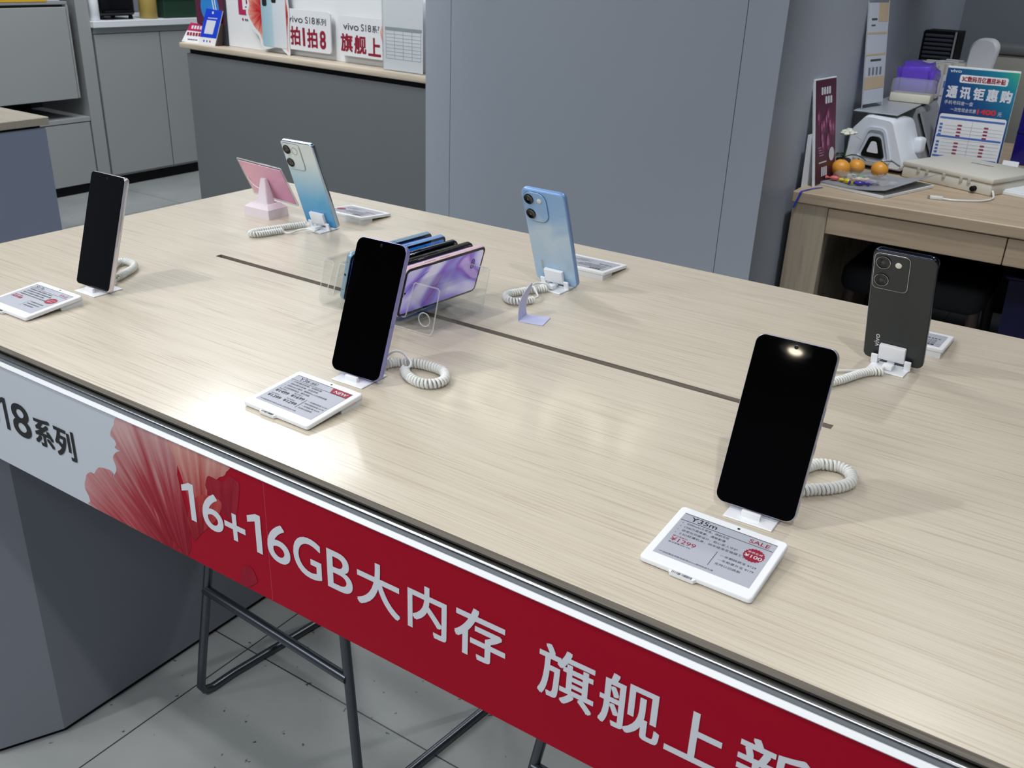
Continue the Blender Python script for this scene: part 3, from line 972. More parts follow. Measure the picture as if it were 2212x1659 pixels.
cord('white coiled cord curling round to the lilac card in front of the light blue phone',
     [(-.700, 1.190), (-.706, 1.183), (-.712, 1.174), (-.719, 1.163), (-.725, 1.150), (-.730, 1.138), (-.733, 1.126), (-.729, 1.116), (-.719, 1.108), (-.710, 1.107), (-.701, 1.112), (-.695, 1.120), (-.690, 1.131)],
     [(-.690, 1.131, .008), (-.688, 1.141, .009), (-.695, 1.146, .014), (-.702, 1.153, .016), (-.711, 1.160, .015), (-.714, 1.172, .015), (-.712, 1.183, .014), (-.703, 1.189, .013), (-.697, 1.1925, .006)], R=0.0046)
cord('white coiled cord trailing left from the charcoal backed phone',
     [(-.197, 1.186), (-.203, 1.181), (-.211, 1.174), (-.219, 1.160), (-.226, 1.143), (-.232, 1.127), (-.238, 1.115), (-.246, 1.100), (-.256, 1.086), (-.268, 1.080)],
     [(-.268, 1.080, .008), (-.274, 1.092, .006), (-.268, 1.118, .004), (-.256, 1.145, .004), (-.240, 1.164, .003), (-.226, 1.176, .003), (-.212, 1.186, .006), (-.196, 1.195, .006)], R=0.0046)

# ================================================================ PRICE TAGS
def starburst(x, y, r, n=20):
    return [(x + (r if i % 2 else r * .9) * math.cos(PI * i / n), y + (r if i % 2 else r * .9) * math.sin(PI * i / n)) for i in range(2 * n)]

def price_tag(label, pos, yaw, content, w=0.1013, d=0.0870, tilt=5.0):
    root = thing('price_tag', label, 'price tag', (pos[0], pos[1], TH), (0, 0, R_(yaw)), 'electronic price tags on the display table')
    T = Matrix.Translation((0, 0, 0.0062)) @ Matrix.Rotation(R_(tilt), 4, 'X')
    b = MB()
    b.xf = T
    outl = rrect(w, d, 0.004, 5)
    rg = []
    for zz, ins in ((-0.0055, 0.0012), (-0.0045, 0.0), (-0.0012, 0.0), (-0.0003, 0.0004), (0.0, 0.0014)):
        rg.append([(p[0], p[1], zz) for p in rrect(w - 2 * ins, d - 2 * ins, 0.004 - ins * .5, 5, 0, ins)])
    b.rings(rg, WHITE_P)
    b.build('shell', root, 50)
    b = MB()
    zt = 0.0062 + math.sin(R_(tilt)) * d
    c = math.cos(R_(tilt))
    y0, y1 = d * c * 0.62, d * c * 0.992
    za, zb = 0.0062 + math.tan(R_(tilt)) * y0 - 0.005, 0.0062 + math.tan(R_(tilt)) * y1 - 0.005
    x = w / 2 - 0.0022
    vs = [(-x, y0, 0), (x, y0, 0), (x, y1, 0), (-x, y1, 0), (-x, y0 - .001, za), (x, y0 - .001, za), (x, y1, zb), (-x, y1, zb)]
    b.add(vs, [(3, 2, 1, 0), (4, 5, 6, 7), (0, 1, 5, 4), (1, 2, 6, 5), (2, 3, 7, 6), (3, 0, 4, 7)], WHITE_P)
    b.build('rear_foot', root, 0)
    sx0, sy0, SW, SH = -0.0432, 0.0125, 0.0864, 0.0650
    b = MB(); b.xf = T
    b.box(sx0 - .0006, sx0 + SW + .0006, sy0 - .0006, sy0 + SH + .0006, -0.0004, 0.0001, mat('screen_gasket', (188, 192, 204), 0.5))
    b.box(sx0, sx0 + SW, sy0, sy0 + SH, 0.0, 0.00025, EPAPER)
    scr = b.build('screen', root, 0)
    b = MB(); b.xf = T @ Matrix.Translation((sx0, sy0, 0.00035))
    content(b, SW, SH)
    b.build('screen_text', scr, 0)
    b = MB(); b.xf = T
    b.lathe([(0.0013, 0.0), (0.0013, 0.0002), (0.0001, 0.0002)], (0.006, d - 0.0052, 0.00005), INK, 14)
    b.build('sensor_dot', root, 0)
    b = MB(); b.xf = T
    b.prism([(-0.0225, 0.0005), (-0.0205, -0.0030), (0.0010, -0.0030), (0.0030, 0.0005)], -0.0050, -0.0016, WHITE_P)
    tab = b.build('barcode_tab', root, 0)
    b = MB(); b.xf = T
    rnd = random.Random(5)
    xx = -0.0190
    while xx < -0.001:
        ww = rnd.choice((.0003, .0003, .0006, .0008))
        b.box(xx, xx + ww, -.0026, 0.0, -0.0016, -0.00145, INK)
        xx += ww + rnd.choice((.0003, .0005, .0007))
    b.build('barcode', tab, 0)
    return root

MM = 0.001
def row(b, s, m, x, y, h, W_=None, bold=0.0, align='l', shear=0.0):
    return b.text(s, m, x * MM, y * MM, h=h * MM, w=(W_ * MM if W_ else None), bold=bold, align=align, shear=shear)
def line(b, x0, y0, x1, y1, t, m):
    b.box(min(x0, x1) * MM - (t * MM / 2 if x0 == x1 else 0), max(x0, x1) * MM + (t * MM / 2 if x0 == x1 else 0), min(y0, y1) * MM - (t * MM / 2 if y0 == y1 else 0), max(y0, y1) * MM + (t * MM / 2 if y0 == y1 else 0), -0.00005, 0, m)
def dashes(b, x, y, n, wch, h, m):
    """a line of print too small to read in the photograph"""
    rnd = random.Random(int(x * 100 + y * 17))
    for i in range(n):
        ww = wch * (0.55 + 0.35 * rnd.random())
        b.box((x + i * wch) * MM, (x + i * wch + ww) * MM, y * MM, (y + h) * MM, -0.00005, 0, m)

def tag_sale(b, W_, H_):
    line(b, 0, 64.5, 86.4, 64.5, .6, INK); line(b, 0, 54.3, 86.4, 54.3, .6, INK)
    row(b, 'Y35m', INK, 8, 56.3, 6.4, 25, .012)
    row(b, 'SALE', INK_R, 82, 56.3, 5.2, 18.5, .01, 'r')
    for i, (s, wd) in enumerate((('5000mAh大电池，续航无忧', 40), ('1300万高像素，清晰影像', 39), ('适老化功能设计，贴心家人守护', 52), ('2.5D轻薄机身，纳米级渐变镀膜工艺', 62))):
        y = 49.2 - 5.4 * i
        b.flat(circ(4.2 * MM, (y + 1.4) * MM, .45 * MM, 10), INK)
        row(b, s, INK, 8, y, 3.3, wd)
    row(b, '建议零售价', INK_R, 4.5, 28.4, 2.0, 14)
    row(b, '¥1299', INK_R, 4.5, 21.8, 5.6, 23.5, .008)
    row(b, '建议零售价¥1399', INK, 4.5, 18.6, 2.2, 21)
    line(b, 46.5, 8, 46.5, 29, .5, INK)
    for i, (s, wd) in enumerate((('一年期碎屏宝 ¥129', 32), ('一年期意外宝 ¥179', 32), ('支持以旧换新', 23))):
        row(b, s, INK, 50.5, 24.2 - 6.0 * i, 3.2, wd)
    row(b, '*产品配置及参数信息请以vivo官网信息为准', INK, 3.5, 2.4, 2.1, 50)
    b.flat(starburst(74.5 * MM, 41.0 * MM, 9.6 * MM), INK_R)
    b.xf = b.xf @ Matrix.Translation((0, 0, .0001))
    row(b, '至高立减', INK_W, 74.5, 43.2, 2.6, 13, 0, 'c')
    row(b, '¥100', INK_W, 74.5, 36.8, 4.6, 15.5, .008, 'c')

def tag_new(b, W_, H_):
    line(b, 0, 64.5, 86.4, 64.5, .6, INK); line(b, 0, 54.3, 86.4, 54.3, .6, INK)
    row(b, 'Y36', INK, 9, 56.2, 6.4, 15.5, .012)
    pr = rrect(11 * MM, 5.6 * MM, 2.6 * MM, 5, 31.5 * MM, 56.6 * MM)
    b.flat(pr, INK)
    b.xf = b.xf @ Matrix.Translation((0, 0, .0001))
    b.flat(rrect(10.2 * MM, 4.8 * MM, 2.3 * MM, 5, 31.5 * MM, 57.0 * MM), EPAPER)
    b.xf = b.xf @ Matrix.Translation((0, 0, .0001))
    row(b, '新品', INK, 31.5, 57.7, 3.2, 7, .01, 'c')
    b.flat([(58 * MM, 64.2 * MM), (58.6 * MM, 62 * MM), (61.5 * MM, 54.3 * MM), (86.2 * MM, 54.3 * MM), (86.2 * MM, 64.2 * MM)], INK_R)
    b.xf = b.xf @ Matrix.Translation((0, 0, .0001))
    row(b, 'NEW', INK_W, 64.5, 56.3, 5.0, 18.5, .01, shear=.15)
    for i, (s, wd) in enumerate((('2.5D直边金属，轻薄机身', 44), ('256G超大存储，运存流畅', 43), ('5000mAh大电池，屏幕90Hz LCD高刷屏幕', 62), ('多功能侧面指纹，操作快捷', 40))):
        y = 49.2 - 5.2 * i
        b.flat(circ(4.2 * MM, (y + 1.4) * MM, .45 * MM, 10), INK)
        row(b, s, INK, 8, y, 3.2, wd)
    for x, y, s, m in ((4.5, 23.6, '¥1499', INK), (29, 23.6, '¥1699', INK), (4.5, 11.6, '¥1399', INK), (29, 11.6, '¥1299', INK)):
        row(b, '建议零售价', INK, x + .5, y + 6.4, 1.8, 13)
        row(b, s, m, x, y, 5.0, 20, .006)
    line(b, 52.5, 9, 52.5, 28, .5, INK)
    for i, (s, wd) in enumerate((('一年期碎屏宝 ¥129', 29), ('两年期碎屏宝 ¥179', 29), ('一年期延保 ¥129', 27), ('支持以旧换新', 21))):
        row(b, s, INK, 55.5, 24.6 - 5.0 * i, 2.9, wd)
    row(b, '*产品配置及参数信息请以官网信息为准', INK, 3.5, 2.4, 2.1, 56)

def tag_left(b, W_, H_):
    line(b, 0, 64.5, 86.4, 64.5, .6, INK); line(b, 0, 54.3, 86.4, 54.3, .6, INK)
    row(b, 'S17e', INK, 8, 56.2, 6.4, 19, .012)
    row(b, 'SALE', INK_R, 82, 56.3, 5.0, 17, .01, 'r')
    for i, n in enumerate((17, 19, 16, 20)):
        dashes(b, 8, 49.2 - 5.3 * i, n, 3.0, 2.6, INK_D)
    dashes(b, 5, 28, 7, 2.6, 1.6, INK_R); dashes(b, 5, 21.8, 6, 4.0, 4.8, INK_R)
    line(b, 46.5, 8, 46.5, 27, .5, INK_D)
    for i, n in enumerate((10, 10, 8)): dashes(b, 50.5, 22.5 - 5.5 * i, n, 2.8, 2.4, INK_D)
    b.flat([(74 * MM + 9.5 * MM * math.cos(2 * PI * i / 28), 38.5 * MM + 8.2 * MM * math.sin(2 * PI * i / 28)) for i in range(28)], INK_R)
    b.xf = b.xf @ Matrix.Translation((0, 0, .0001))
    dashes(b, 68.5, 40.0, 5, 2.4, 1.8, mat('ink_pink', (196, 120, 140), .6, vary=0)); dashes(b, 68.5, 35.0, 3, 4.0, 3.4, mat('ink_pink', (196, 120, 140)))

def tag_far(dot):
    def f(b, W_, H_):
        line(b, 0, 64.5, 86.4, 64.5, .6, INK_D); line(b, 0, 54.3, 86.4, 54.3, .5, INK_D)
        dashes(b, 8, 56.2, 4, 5.2, 5.8, INK)
        for i, n in enumerate((15, 18, 16, 14)): dashes(b, 8, 49.2 - 5.3 * i, n, 3.0, 2.5, INK_D)
        dashes(b, 5, 21.8, 5, 4.4, 5.0, INK_R if dot else INK_D)
        line(b, 46.5, 8, 46.5, 27, .5, INK_D)
        for i, n in enumerate((9, 10, 7)): dashes(b, 50.5, 22.5 - 5.5 * i, n, 2.8, 2.2, INK_D)
        if dot:
            b.flat(circ(74 * MM, 40 * MM, 9 * MM, 28), INK_R)
    return f

price_tag('white electronic price tag marked SALE in front of the large front right phone', (-.2162, .631), -.9, tag_sale)
price_tag('white electronic price tag with a red NEW corner in front of the lilac framed phone', (-.7095, .6346), -1.4, tag_new)
price_tag('white electronic price tag in front of the pearly rimmed phone at far left', (-1.226, .634), .2, tag_left)
price_tag('white electronic price tag behind the blue gradient phone, with a red dot', (-1.222, 1.380), 179.5, tag_far(True))
price_tag('white electronic price tag behind the silky light blue phone', (-.711, 1.380), 180.5, tag_far(False))
price_tag('white electronic price tag half hidden behind the charcoal backed phone', (-.197, 1.380), 179.5, tag_far(False))

# ================================================================ ACRYLIC RACK WITH FIVE PHONES
rack = thing('acrylic_phone_rack', 'clear bent acrylic rack with sloping slots standing across the cable slot', 'rack', (0, 0, TH))
prof = [(-.922, .0015), (-.9265, .005), (-.9275, .012), (-.9150, .0685), (-.9125, .0705)]
bk = [-.906 + .0266 * k for k in range(6)]
for k, bx in enumerate(bk):
    zb = .0175
    prof += [(bx + .0075, .0705), (bx + .0095, .068), (bx - .0058, zb + .006), (bx - .0045, zb + .0015), (bx, zb), (bx + .0045, zb + .0015), (bx + .0062, zb + .006), (bx + .0195, .0675), (bx + .0222, .0705)]
prof += [(-.7135, .0705), (-.7105, .068), (-.7215, .010), (-.7245, .004), (-.729, .0015)]
# thin closed sheet: offset the running line by half the thickness on both sides
pts = [Vector((p[0], p[1])) for p in prof]
def offs(d):
    out = []
    n = len(pts)
    for i in range(n):
        a = pts[i] - pts[i - 1]; c = pts[(i + 1) % n] - pts[i]
        na = Vector((-a.y, a.x)).normalized(); nc = Vector((-c.y, c.x)).normalized()
        m = (na + nc)
        m = m.normalized() if m.length > 1e-6 else na
        out.append(pts[i] + m * d / max(m.dot(na), 0.5))
    return out
oi, oo = offs(.0010), offs(-.0010)
n = len(pts)
b = MB()
ya, yc = 0.930, 1.045
vs = [(p.x, ya, p.y) for p in oi] + [(p.x, ya, p.y) for p in oo] + [(p.x, yc, p.y) for p in oi] + [(p.x, yc, p.y) for p in oo]
fa, fe = [], []
for i in range(n):
    j = (i + 1) % n
    fa.append((i, j, 2 * n + j, 2 * n + i)); fa.append((n + j, n + i, 3 * n + i, 3 * n + j))
    fe.append((j, i, n + i, n + j)); fe.append((2 * n + i, 2 * n + j, 3 * n + j, 3 * n + i))
b.add(vs, fa, ACRYL)
b.build('bent_sheet', rack, 0)
b = MB(); b.add(vs, fe[0::2], ACRYL_E); b.build('cut_edge', rack, 0)
b = MB(); b.add(vs, fe[1::2], ACRYL_E); b.build('cut_edge', rack, 0)
b = MB()
b.tube([(-.737 + .0095 * math.cos(2 * PI * i / 28), .9315, .0215 + .0095 * math.sin(2 * PI * i / 28)) for i in range(28)], .0009, ACRYL_E, 6, True)
b.build('edge_ring', rack, 60)

WP1 = wallpaper('violet_wallpaper', None, [(214, 210, 236), (204, 198, 236), (176, 168, 228), (136, 122, 212), (140, 92, 190), (186, 160, 222)], 5.5, 0.22, 2.3)
WP2 = wallpaper('slate_blue_wallpaper', None, [(120, 130, 170), (92, 104, 160), (70, 84, 150)], 8, 0.2, 5.0)
WP3 = wallpaper('dark_wallpaper', None, [(60, 62, 78), (44, 44, 60), (84, 84, 96)], 8, 0.1, 1.0)
WP4 = wallpaper('bright_blue_wallpaper', None, [(40, 130, 210), (26, 96, 190), (80, 160, 220)], 8, 0.35, 3.0)
WP5 = wallpaper('deep_blue_wallpaper', None, [(40, 60, 140), (30, 40, 110), (60, 90, 170)], 8, 0.2, 7.0)
RK = [(-.7693, 1.0007, PINKF, WP1, 'frontmost phone in the clear rack, rose frame and violet wallpaper'),
      (-.7915, 1.0015, BLK, WP2, 'black framed phone in the clear rack, directly behind the rose framed one'),
      (-.8145, .9960, DKF, WP3, 'dark curved edge phone in the middle of the clear rack'),
      (-.8440, 1.0055, BLUEF, WP4, 'sky blue framed phone in the clear rack, second from the empty slot'),
      (-.8690, 1.0045, STEELB, WP5, 'steel blue framed phone in the clear rack, next to the empty slot')]
for i, (x, y, fm, wp, lb) in enumerate(RK):
    ph = phone('smartphone', lb, (x, y, TH + .0162 + .001), 84.7, -16.1, .1624, .076, fm, fm, wp, r=.0085, group='phones in the acrylic rack', hole=[(-.0745, .038, .0016)])
    ch = [c for c in ph.children if c.name.startswith(('volume', 'power'))]
    for c in ch: bpy.data.objects.remove(c)
    for (a, c_), nm in (((-.045, -.022), 'volume_button'), ((-.012, .006), 'power_button')):
        b = MB(); b.box(a, c_, .0028, .0052, .0757, .0766, fm, .0003, 1); b.build(nm, ph)
    if i == 0:
        b = MB()
        b.tube([(.058 + .0035 * math.cos(a) , -.0007, .052 + .008 * math.sin(a)) for a in [2 * PI * k / 24 for k in range(24)]], .0004, INK_D, 5, True)
        for k in range(3): b.tube([(.058 + .002 * math.cos(a), -.0007, .0475 + .0045 * k + .002 * math.sin(a)) for a in [2 * PI * k2 / 16 for k2 in range(16)]], .00035, INK_D, 5, True)
        arc = spline([(-.078, -.0007, .032), (-.066, -.0007, .046), (-.052, -.0007, .056), (-.036, -.0007, .063)], 6)
        b.tube(arc, .00035, mat('violet_line', (84, 76, 150), .5, vary=0), 5)
        b.tube(spline([(-.036, -.0007, .006), (-.024, -.0007, .018), (-.014, -.0007, .032), (-.006, -.0007, .046)], 6), .00035, mat('violet_line', (84, 76, 150)), 5)
        b.build('screen_icons', [c for c in ph.children if c.name.startswith('screen_glass')][0], 0)
    if i == 4:
        b = MB()
        for zz, rr in ((.018, .0006), (.042, .0019), (.062, .0006)):
            b.lathe([(rr, 0), (rr, -.0003), (.0001, -.0003)], (-.0812, .0042, zz), INK, 14, 'x')
        b.build('audio_ports', ph, 0)

# ================================================================ PINK SIGN AND LILAC CARD
ps = thing('pink_table_sign', 'small pink card in a clear acrylic plate on a frosted pedestal, seen from behind', 'table sign', (-1.356, 1.2305, TH))
b = MB()
poly0 = rrect(.068, .052, .002, 3, 0, -.026)
b.rings([[(p[0], p[1], 0) for p in poly0], [(p[0], p[1], .017) for p in rrect(.064, .050, .002, 3, 0, -.025)], [(p[0], p[1], .024) for p in rrect(.046, .036, .002, 3, 0, -.018)]], FROST)
b.build('base', ps, 30)
pn = Matrix.Translation((-.0015, .0275, .0235)) @ Matrix.Rotation(R_(-6.4), 4, 'Z') @ Matrix.Rotation(R_(25.9), 4, 'X')
b = MB()
b.rings([[(p[0], p[1], z) for p in rrect(w_, d_, .003, 3, x_, y_ - d_ / 2)] for z, w_, d_, x_, y_ in ((.022, .031, .022, 0, 0), (.045, .021, .016, -.002, .002), (.069, .0125, .009, -.004, .003))], FROST)
b.build('post', ps, 40)
b = MB(); b.xf = pn
slab(b, .134, .082, .002, -.0012, .0045, ACRYL, 0, .0006)
b.build('acrylic_plate', ps, 40)
b = MB(); b.xf = pn
b.tube([(p[0], .0016, p[1]) for p in rrect(.134, .082, .002, 3)], .0011, ACRYL_E, 6, True)
b.build('plate_edge', ps, 40)
PINK = gradient('pink_print', 0, -.07, .07, [(0, (246, 190, 206)), (.5, (236, 176, 202)), (1, (222, 154, 190))], .5, spec=.3)
b = MB(); b.xf = pn
b.box(-.064, .064, .0004, .0016, .003, .078, PINK)
b.build('pink_card', ps, 0)
b = MB(); b.xf = pn
b.tube(spline([(-.034 + .022 * math.cos(R_(a)), -.0014, .040 + .020 * math.sin(R_(a))) for a in range(170, 300, 10)], 3), .0009, WHITE_P, 6)
b.build('hook_ring', ps, 40)

LILP = mat('lilac_card', (196, 200, 236), .45, vary=0.01)
cd = thing('bent_card_stand', 'small bent lilac card standing beside the coiled cord of the light blue phone', 'card stand', (-.665, 1.053, TH))
bx_, by_ = -.665, 1.053
b = MB()
foot = [(-.665, 1.053), (-.629, 1.060), (-.637, 1.094), (-.671, 1.085)]
b.prism([(x - bx_, y - by_) for x, y in foot], .0003, .0010, LILP)
b.build('foot', cd, 0)
Lp = [(1.053, .0003), (1.0565, .011), (1.0595, .024), (1.0645, .033), (1.0735, .0395), (1.083, .0445), (1.0905, .0468)]
Rp = [(1.085, .0005), (1.0845, .010), (1.089, .021), (1.0945, .030), (1.0985, .0365), (1.0985, .041), (1.0955, .045)]
b = MB()
ra = []
NN = 6
for (l, r) in zip(Lp, Rp):
    for side in (0,):
        pass
gridA = []; gridB = []
for l, r in zip(Lp, Rp):
    rowA = []; rowB = []
    for k in range(NN + 1):
        t = k / NN
        y = l[0] + (r[0] - l[0]) * t; z = l[1] + (r[1] - l[1]) * t
        x = -.665 - .006 * (y - 1.053) / .032 - .004 * math.sin(PI * min(z / .047, 1)) + .003 * (z / .047)
        rowA.append((x - bx_, y - by_, z)); rowB.append((x - bx_ - .0006, y - by_, z))
    gridA.append(rowA); gridB.append(rowB)
rings_ = [ra_ + rb_[::-1] for ra_, rb_ in zip(gridA, gridB)]
b.rings(rings_, LILP)
b.build('curved_upright', cd, 50)

# ================================================================ NEIGHBOUR TABLE, FAR LEFT
nt_ = thing('display_table', 'second oak topped display table at the left edge of the view', 'table', (-2.61, 1.583, 0))
b = MB(); b.box(-1.65, 0, -.88, 0, TH - .022, TH, WOOD_T, .002, 1); b.build('tabletop', nt_, 0)
b = MB(); b.box(-1.63, -.02, -.86, -.02, TH - .04, TH - .022, BLACK_M); b.build('under_frame', nt_, 0)
b = MB(); b.box(-.14, -.008, -.87, -.008, .012, TH - .03, GREY_B, .003, 1); b.box(-.13, -.016, -.86, -.016, 0, .012, BLACK_M); b.build('leg', nt_, 0)
b = MB(); b.box(-1.64, -1.51, -.87, -.01, .012, TH - .03, GREY_B, .003, 1); b.build('leg', nt_, 0)

# ================================================================ CABINETS ALONG THE LEFT WALL
FX = -5.08
cab = thing('base_cabinet', 'grey two door base cabinet under the white worktop', 'cabinet', (FX, 3.42, 0))
b = MB(); b.box(-.50, -.022, .002, 1.02, .06, .902, GREY_K); b.build('carcass', cab, 0)
b = MB(); b.box(-.48, -.03, .01, 1.0, 0, .06, BLACK_M); b.build('toe_kick', cab, 0)
for y0, y1 in ((.012, .448), (.456, 1.012)):
    b = MB(); b.box(-.020, 0, y0, y1, .075, .868, GREY_K, .002, 1); b.build('door', cab, 0)
b = MB(); b.box(-.016, -.004, .012, 1.012, .872, .902, GREY_K); b.build('top_rail', cab, 0)
b = MB(); b.box(-.51, .028, -.003, 1.025, 0, .036, WHITE_W, .003, 1)
o = b.build('worktop', None, 0); o.location = (FX, 3.42, .9055)
tag(o, 'white worktop over the grey base cabinet by the left wall', 'worktop')
tall = thing('drawer_unit', 'grey tall unit with a jutting flap front and a dark open niche', 'cabinet', (FX, 3.42, 0))
b = MB(); b.box(-.50, 0, -.082, -.003, 0, 2.3, GREY_K, .002, 1); b.build('end_panel', tall, 0)
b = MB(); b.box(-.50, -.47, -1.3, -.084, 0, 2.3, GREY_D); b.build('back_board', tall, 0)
b = MB(); b.box(-.47, -.002, -1.3, -.084, .405, .430, GREY_K, .002, 1); b.build('niche_shelf', tall, 0)
b = MB(); b.box(-.46, -.004, -1.3, -.090, .055, .400, GREY_K, .002, 1); b.build('lower_drawer', tall, 0)
b = MB(); b.box(-.45, -.02, -1.3, -.090, 0, .055, BLACK_M); b.build('toe_kick', tall, 0)
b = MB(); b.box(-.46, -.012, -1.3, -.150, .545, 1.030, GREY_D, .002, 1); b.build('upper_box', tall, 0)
b = MB(); b.box(-.46, .002, -1.3, -.130, 1.0305, 1.046, mat('grey_edge', (150, 152, 156), .5), .002, 1); b.build('upper_top', tall, 0)
b = MB(); b.box(-.010, .012, -1.3, -.148, .538, 1.018, GREY_K, .002, 1); b.build('flap_front', tall, 0)
b = MB(); b.box(-.008, .004, -.142, -.130, .538, 1.030, GREY_K, .001, 1); b.build('side_trim', tall, 0)
YEL = mat('yellow_sign', (222, 174, 40), .5)
t = thing('yellow_sign', 'yellow strip sign reading BE PLAYFUL on the tall grey unit', 'sign', (FX + .004, 3.172, 1.0465), (0, 0, 0))
b = MB(); b.box(-.004, 0, -.52, 0, 0, .075, YEL); b.build('board', t, 0)
b = MB(); b.xf = Matrix.Translation((.0006, 0, 0)) @ Matrix.Rotation(PI / 2, 4, 'Z') @ XZ
b.text('BE PLAYFUL', INK, -.035, .012, h=.042, w=.36, bold=.03, align='r'); b.build('lettering', t, 0)
t = thing('white_case', 'small white case beside the yellow sign', 'case', (FX, 3.215, 1.0465))
b = MB(); b.box(-.12, -.004, -.04, .040, 0, .075, WHITE_P, .006, 2); b.build('case_body', t); 
b = MB(); b.box(-.115, -.006, -.036, .036, .075, .082, WHITE_P, .003, 1); b.build('lid', t)
WT = .9420
t = thing('white_bottle', 'white plastic bottle at the near end of the white worktop', 'bottle', (-5.115, 3.47, WT))
b = MB(); b.lathe([(.026, 0), (.030, .004), (.030, .115), (.024, .135), (.013, .145), (.013, .15)], (0, 0, 0), WHITE_P); b.build('bottle_body', t, 50)
b = MB(); b.lathe([(.0155, .150), (.0155, .175), (.0145, .178), (.0001, .178)], (0, 0, 0), WHITE_P); b.build('cap', t, 50)
t = thing('black_appliance', 'black kitchen appliance with small feet on the white worktop', 'appliance', (-5.20, 3.63, WT))
b = MB(); b.box(-.12, .09, -.125, .115, .018, .17, BLACK_G, .02, 3); b.build('housing', t)
b = MB(); b.box(.05, .115, -.10, .09, .035, .05, BLACK_M, .005, 2); b.build('drip_tray', t)
for fx in (-.1, .07):
    for fy in (-.1, .09):
        b = MB(); b.lathe([(.012, 0), (.014, .006), (.010, .02)], (fx, fy, 0), BLACK_M, 14); b.build('foot', t)
t = thing('tin', 'mustard yellow tin on the white worktop', 'tin', (-5.13, 3.845, WT))
b = MB(); b.lathe([(.050, 0), (.052, .003), (.052, .14), (.050, .143)], (0, 0, 0), mat('mustard_tin', (170, 146, 78), .4)); b.build('tin_body', t, 50)
b = MB(); b.lathe([(.053, .143), (.053, .155), (.0001, .155)], (0, 0, 0), mat('mustard_lid', (190, 168, 96), .4)); b.build('lid', t, 50)
t = thing('green_box', 'dark green box at the far end of the white worktop', 'box', (-5.20, 4.04, WT))
GRN = mat('dark_green_card', (28, 60, 44), .6)
b = MB(); b.box(-.12, .115, -.115, .135, 0, .115, GRN, .002, 1); b.build('box_body', t)
b = MB(); b.box(-.124, .119, -.119, .139, .10, .135, GRN, .002, 1); b.build('lid', t)

# ================================================================ COUNTER WITH SIGNS
CYAW = math.atan2(2.841 - 2.966, -2.236 + 3.767)
CROOT = (-3.767, 2.966, 0)
WOOD_S = wood('shelf_oak', (214, 202, 184), (200, 186, 166), (176, 162, 142), 3.0, 90, 0.45)
ct = thing('display_counter', 'grey display counter with an oak shelf edge and a white back board', 'counter', CROOT, (0, 0, CYAW))
b = MB(); b.box(.030, 1.69, .018, .30, 0, .905, GREY_C, .002, 1); b.build('front_panel', ct, 0)
b = MB(); b.box(.04, 1.69, .03, .30, .905, .926, BLACK_M); b.build('shadow_gap', ct, 0)
b = MB(); b.box(0, 1.69, 0, .16, .926, .950, WOOD_S, .006, 2); b.build('shelf', ct)
b = MB(); b.box(.10, 1.69, .087, .16, .950, 1.75, WHITE_W, .002, 1); b.build('back_board', ct, 0)

def on_counter(name, label, cat, s, y, z, lean=0.0, yaw=0.0, group=None):
    c, q = math.cos(CYAW), math.sin(CYAW)
    return thing(name, label, cat, (CROOT[0] + c * s - q * y, CROOT[1] + q * s + c * y, z), (-R_(lean), 0, CYAW + R_(yaw)), group)

PKR = mat('poster_crimson', (176, 36, 84), .5)
FLRED = petal_mat('cutout_petal', .12, .16, .12, (232, 186, 174), (214, 112, 100), (186, 36, 42), 9, 2)
def vivo_board(name, label, s, w, h, zoff, l2, tx, parts_after=None, corner=.014):
    t = on_counter(name, label, 'sign', s, .060, .950)
    b = MB(); b.xf = XZ
    b.prism(rrect(w, h, corner, 5, w / 2, zoff), -.006, 0, WHITE_W)
    b.build('board', t, 0)
    b = MB(); b.xf = XZ @ Matrix.Translation((0, 0, .0006))
    b.text('vivo', INK_D, tx[0], tx[2], x1=tx[0] + (tx[1] - tx[0]) * .40, y1=tx[3], bold=.015)
    b.text('S18', INK_D, tx[0] + (tx[1] - tx[0]) * .46, tx[2], x1=tx[0] + (tx[1] - tx[0]) * .715, y1=tx[3] + .001, bold=.015)
    b.text('系列', INK_D, tx[0] + (tx[1] - tx[0]) * .74, tx[2] - .001, x1=tx[1], y1=tx[3], bold=.012)
    b.build('grey_lettering', t, 0)
    b = MB(); b.xf = XZ @ Matrix.Translation((0, 0, .0006))
    for chh, x0, x1, y0, y1 in l2:
        b.text(chh, INK_R, x0, y0, x1=x1, y1=y1, bold=.03)
    b.build('crimson_lettering', t, 0)
    return t
# flower, pictured phone and board in one cut-out
t = vivo_board('cutout_sign', 'white cutout sign with a flower and pictured phone, lettered 拍1拍8', .43, .275, .158, .027,
               [('拍', .283, .345, .045, .118), ('1', .360, .374, .045, .116), ('拍', .387, .450, .042, .115), ('8', .464, .500, .042, .112)], (.272, .505, .133, .158))
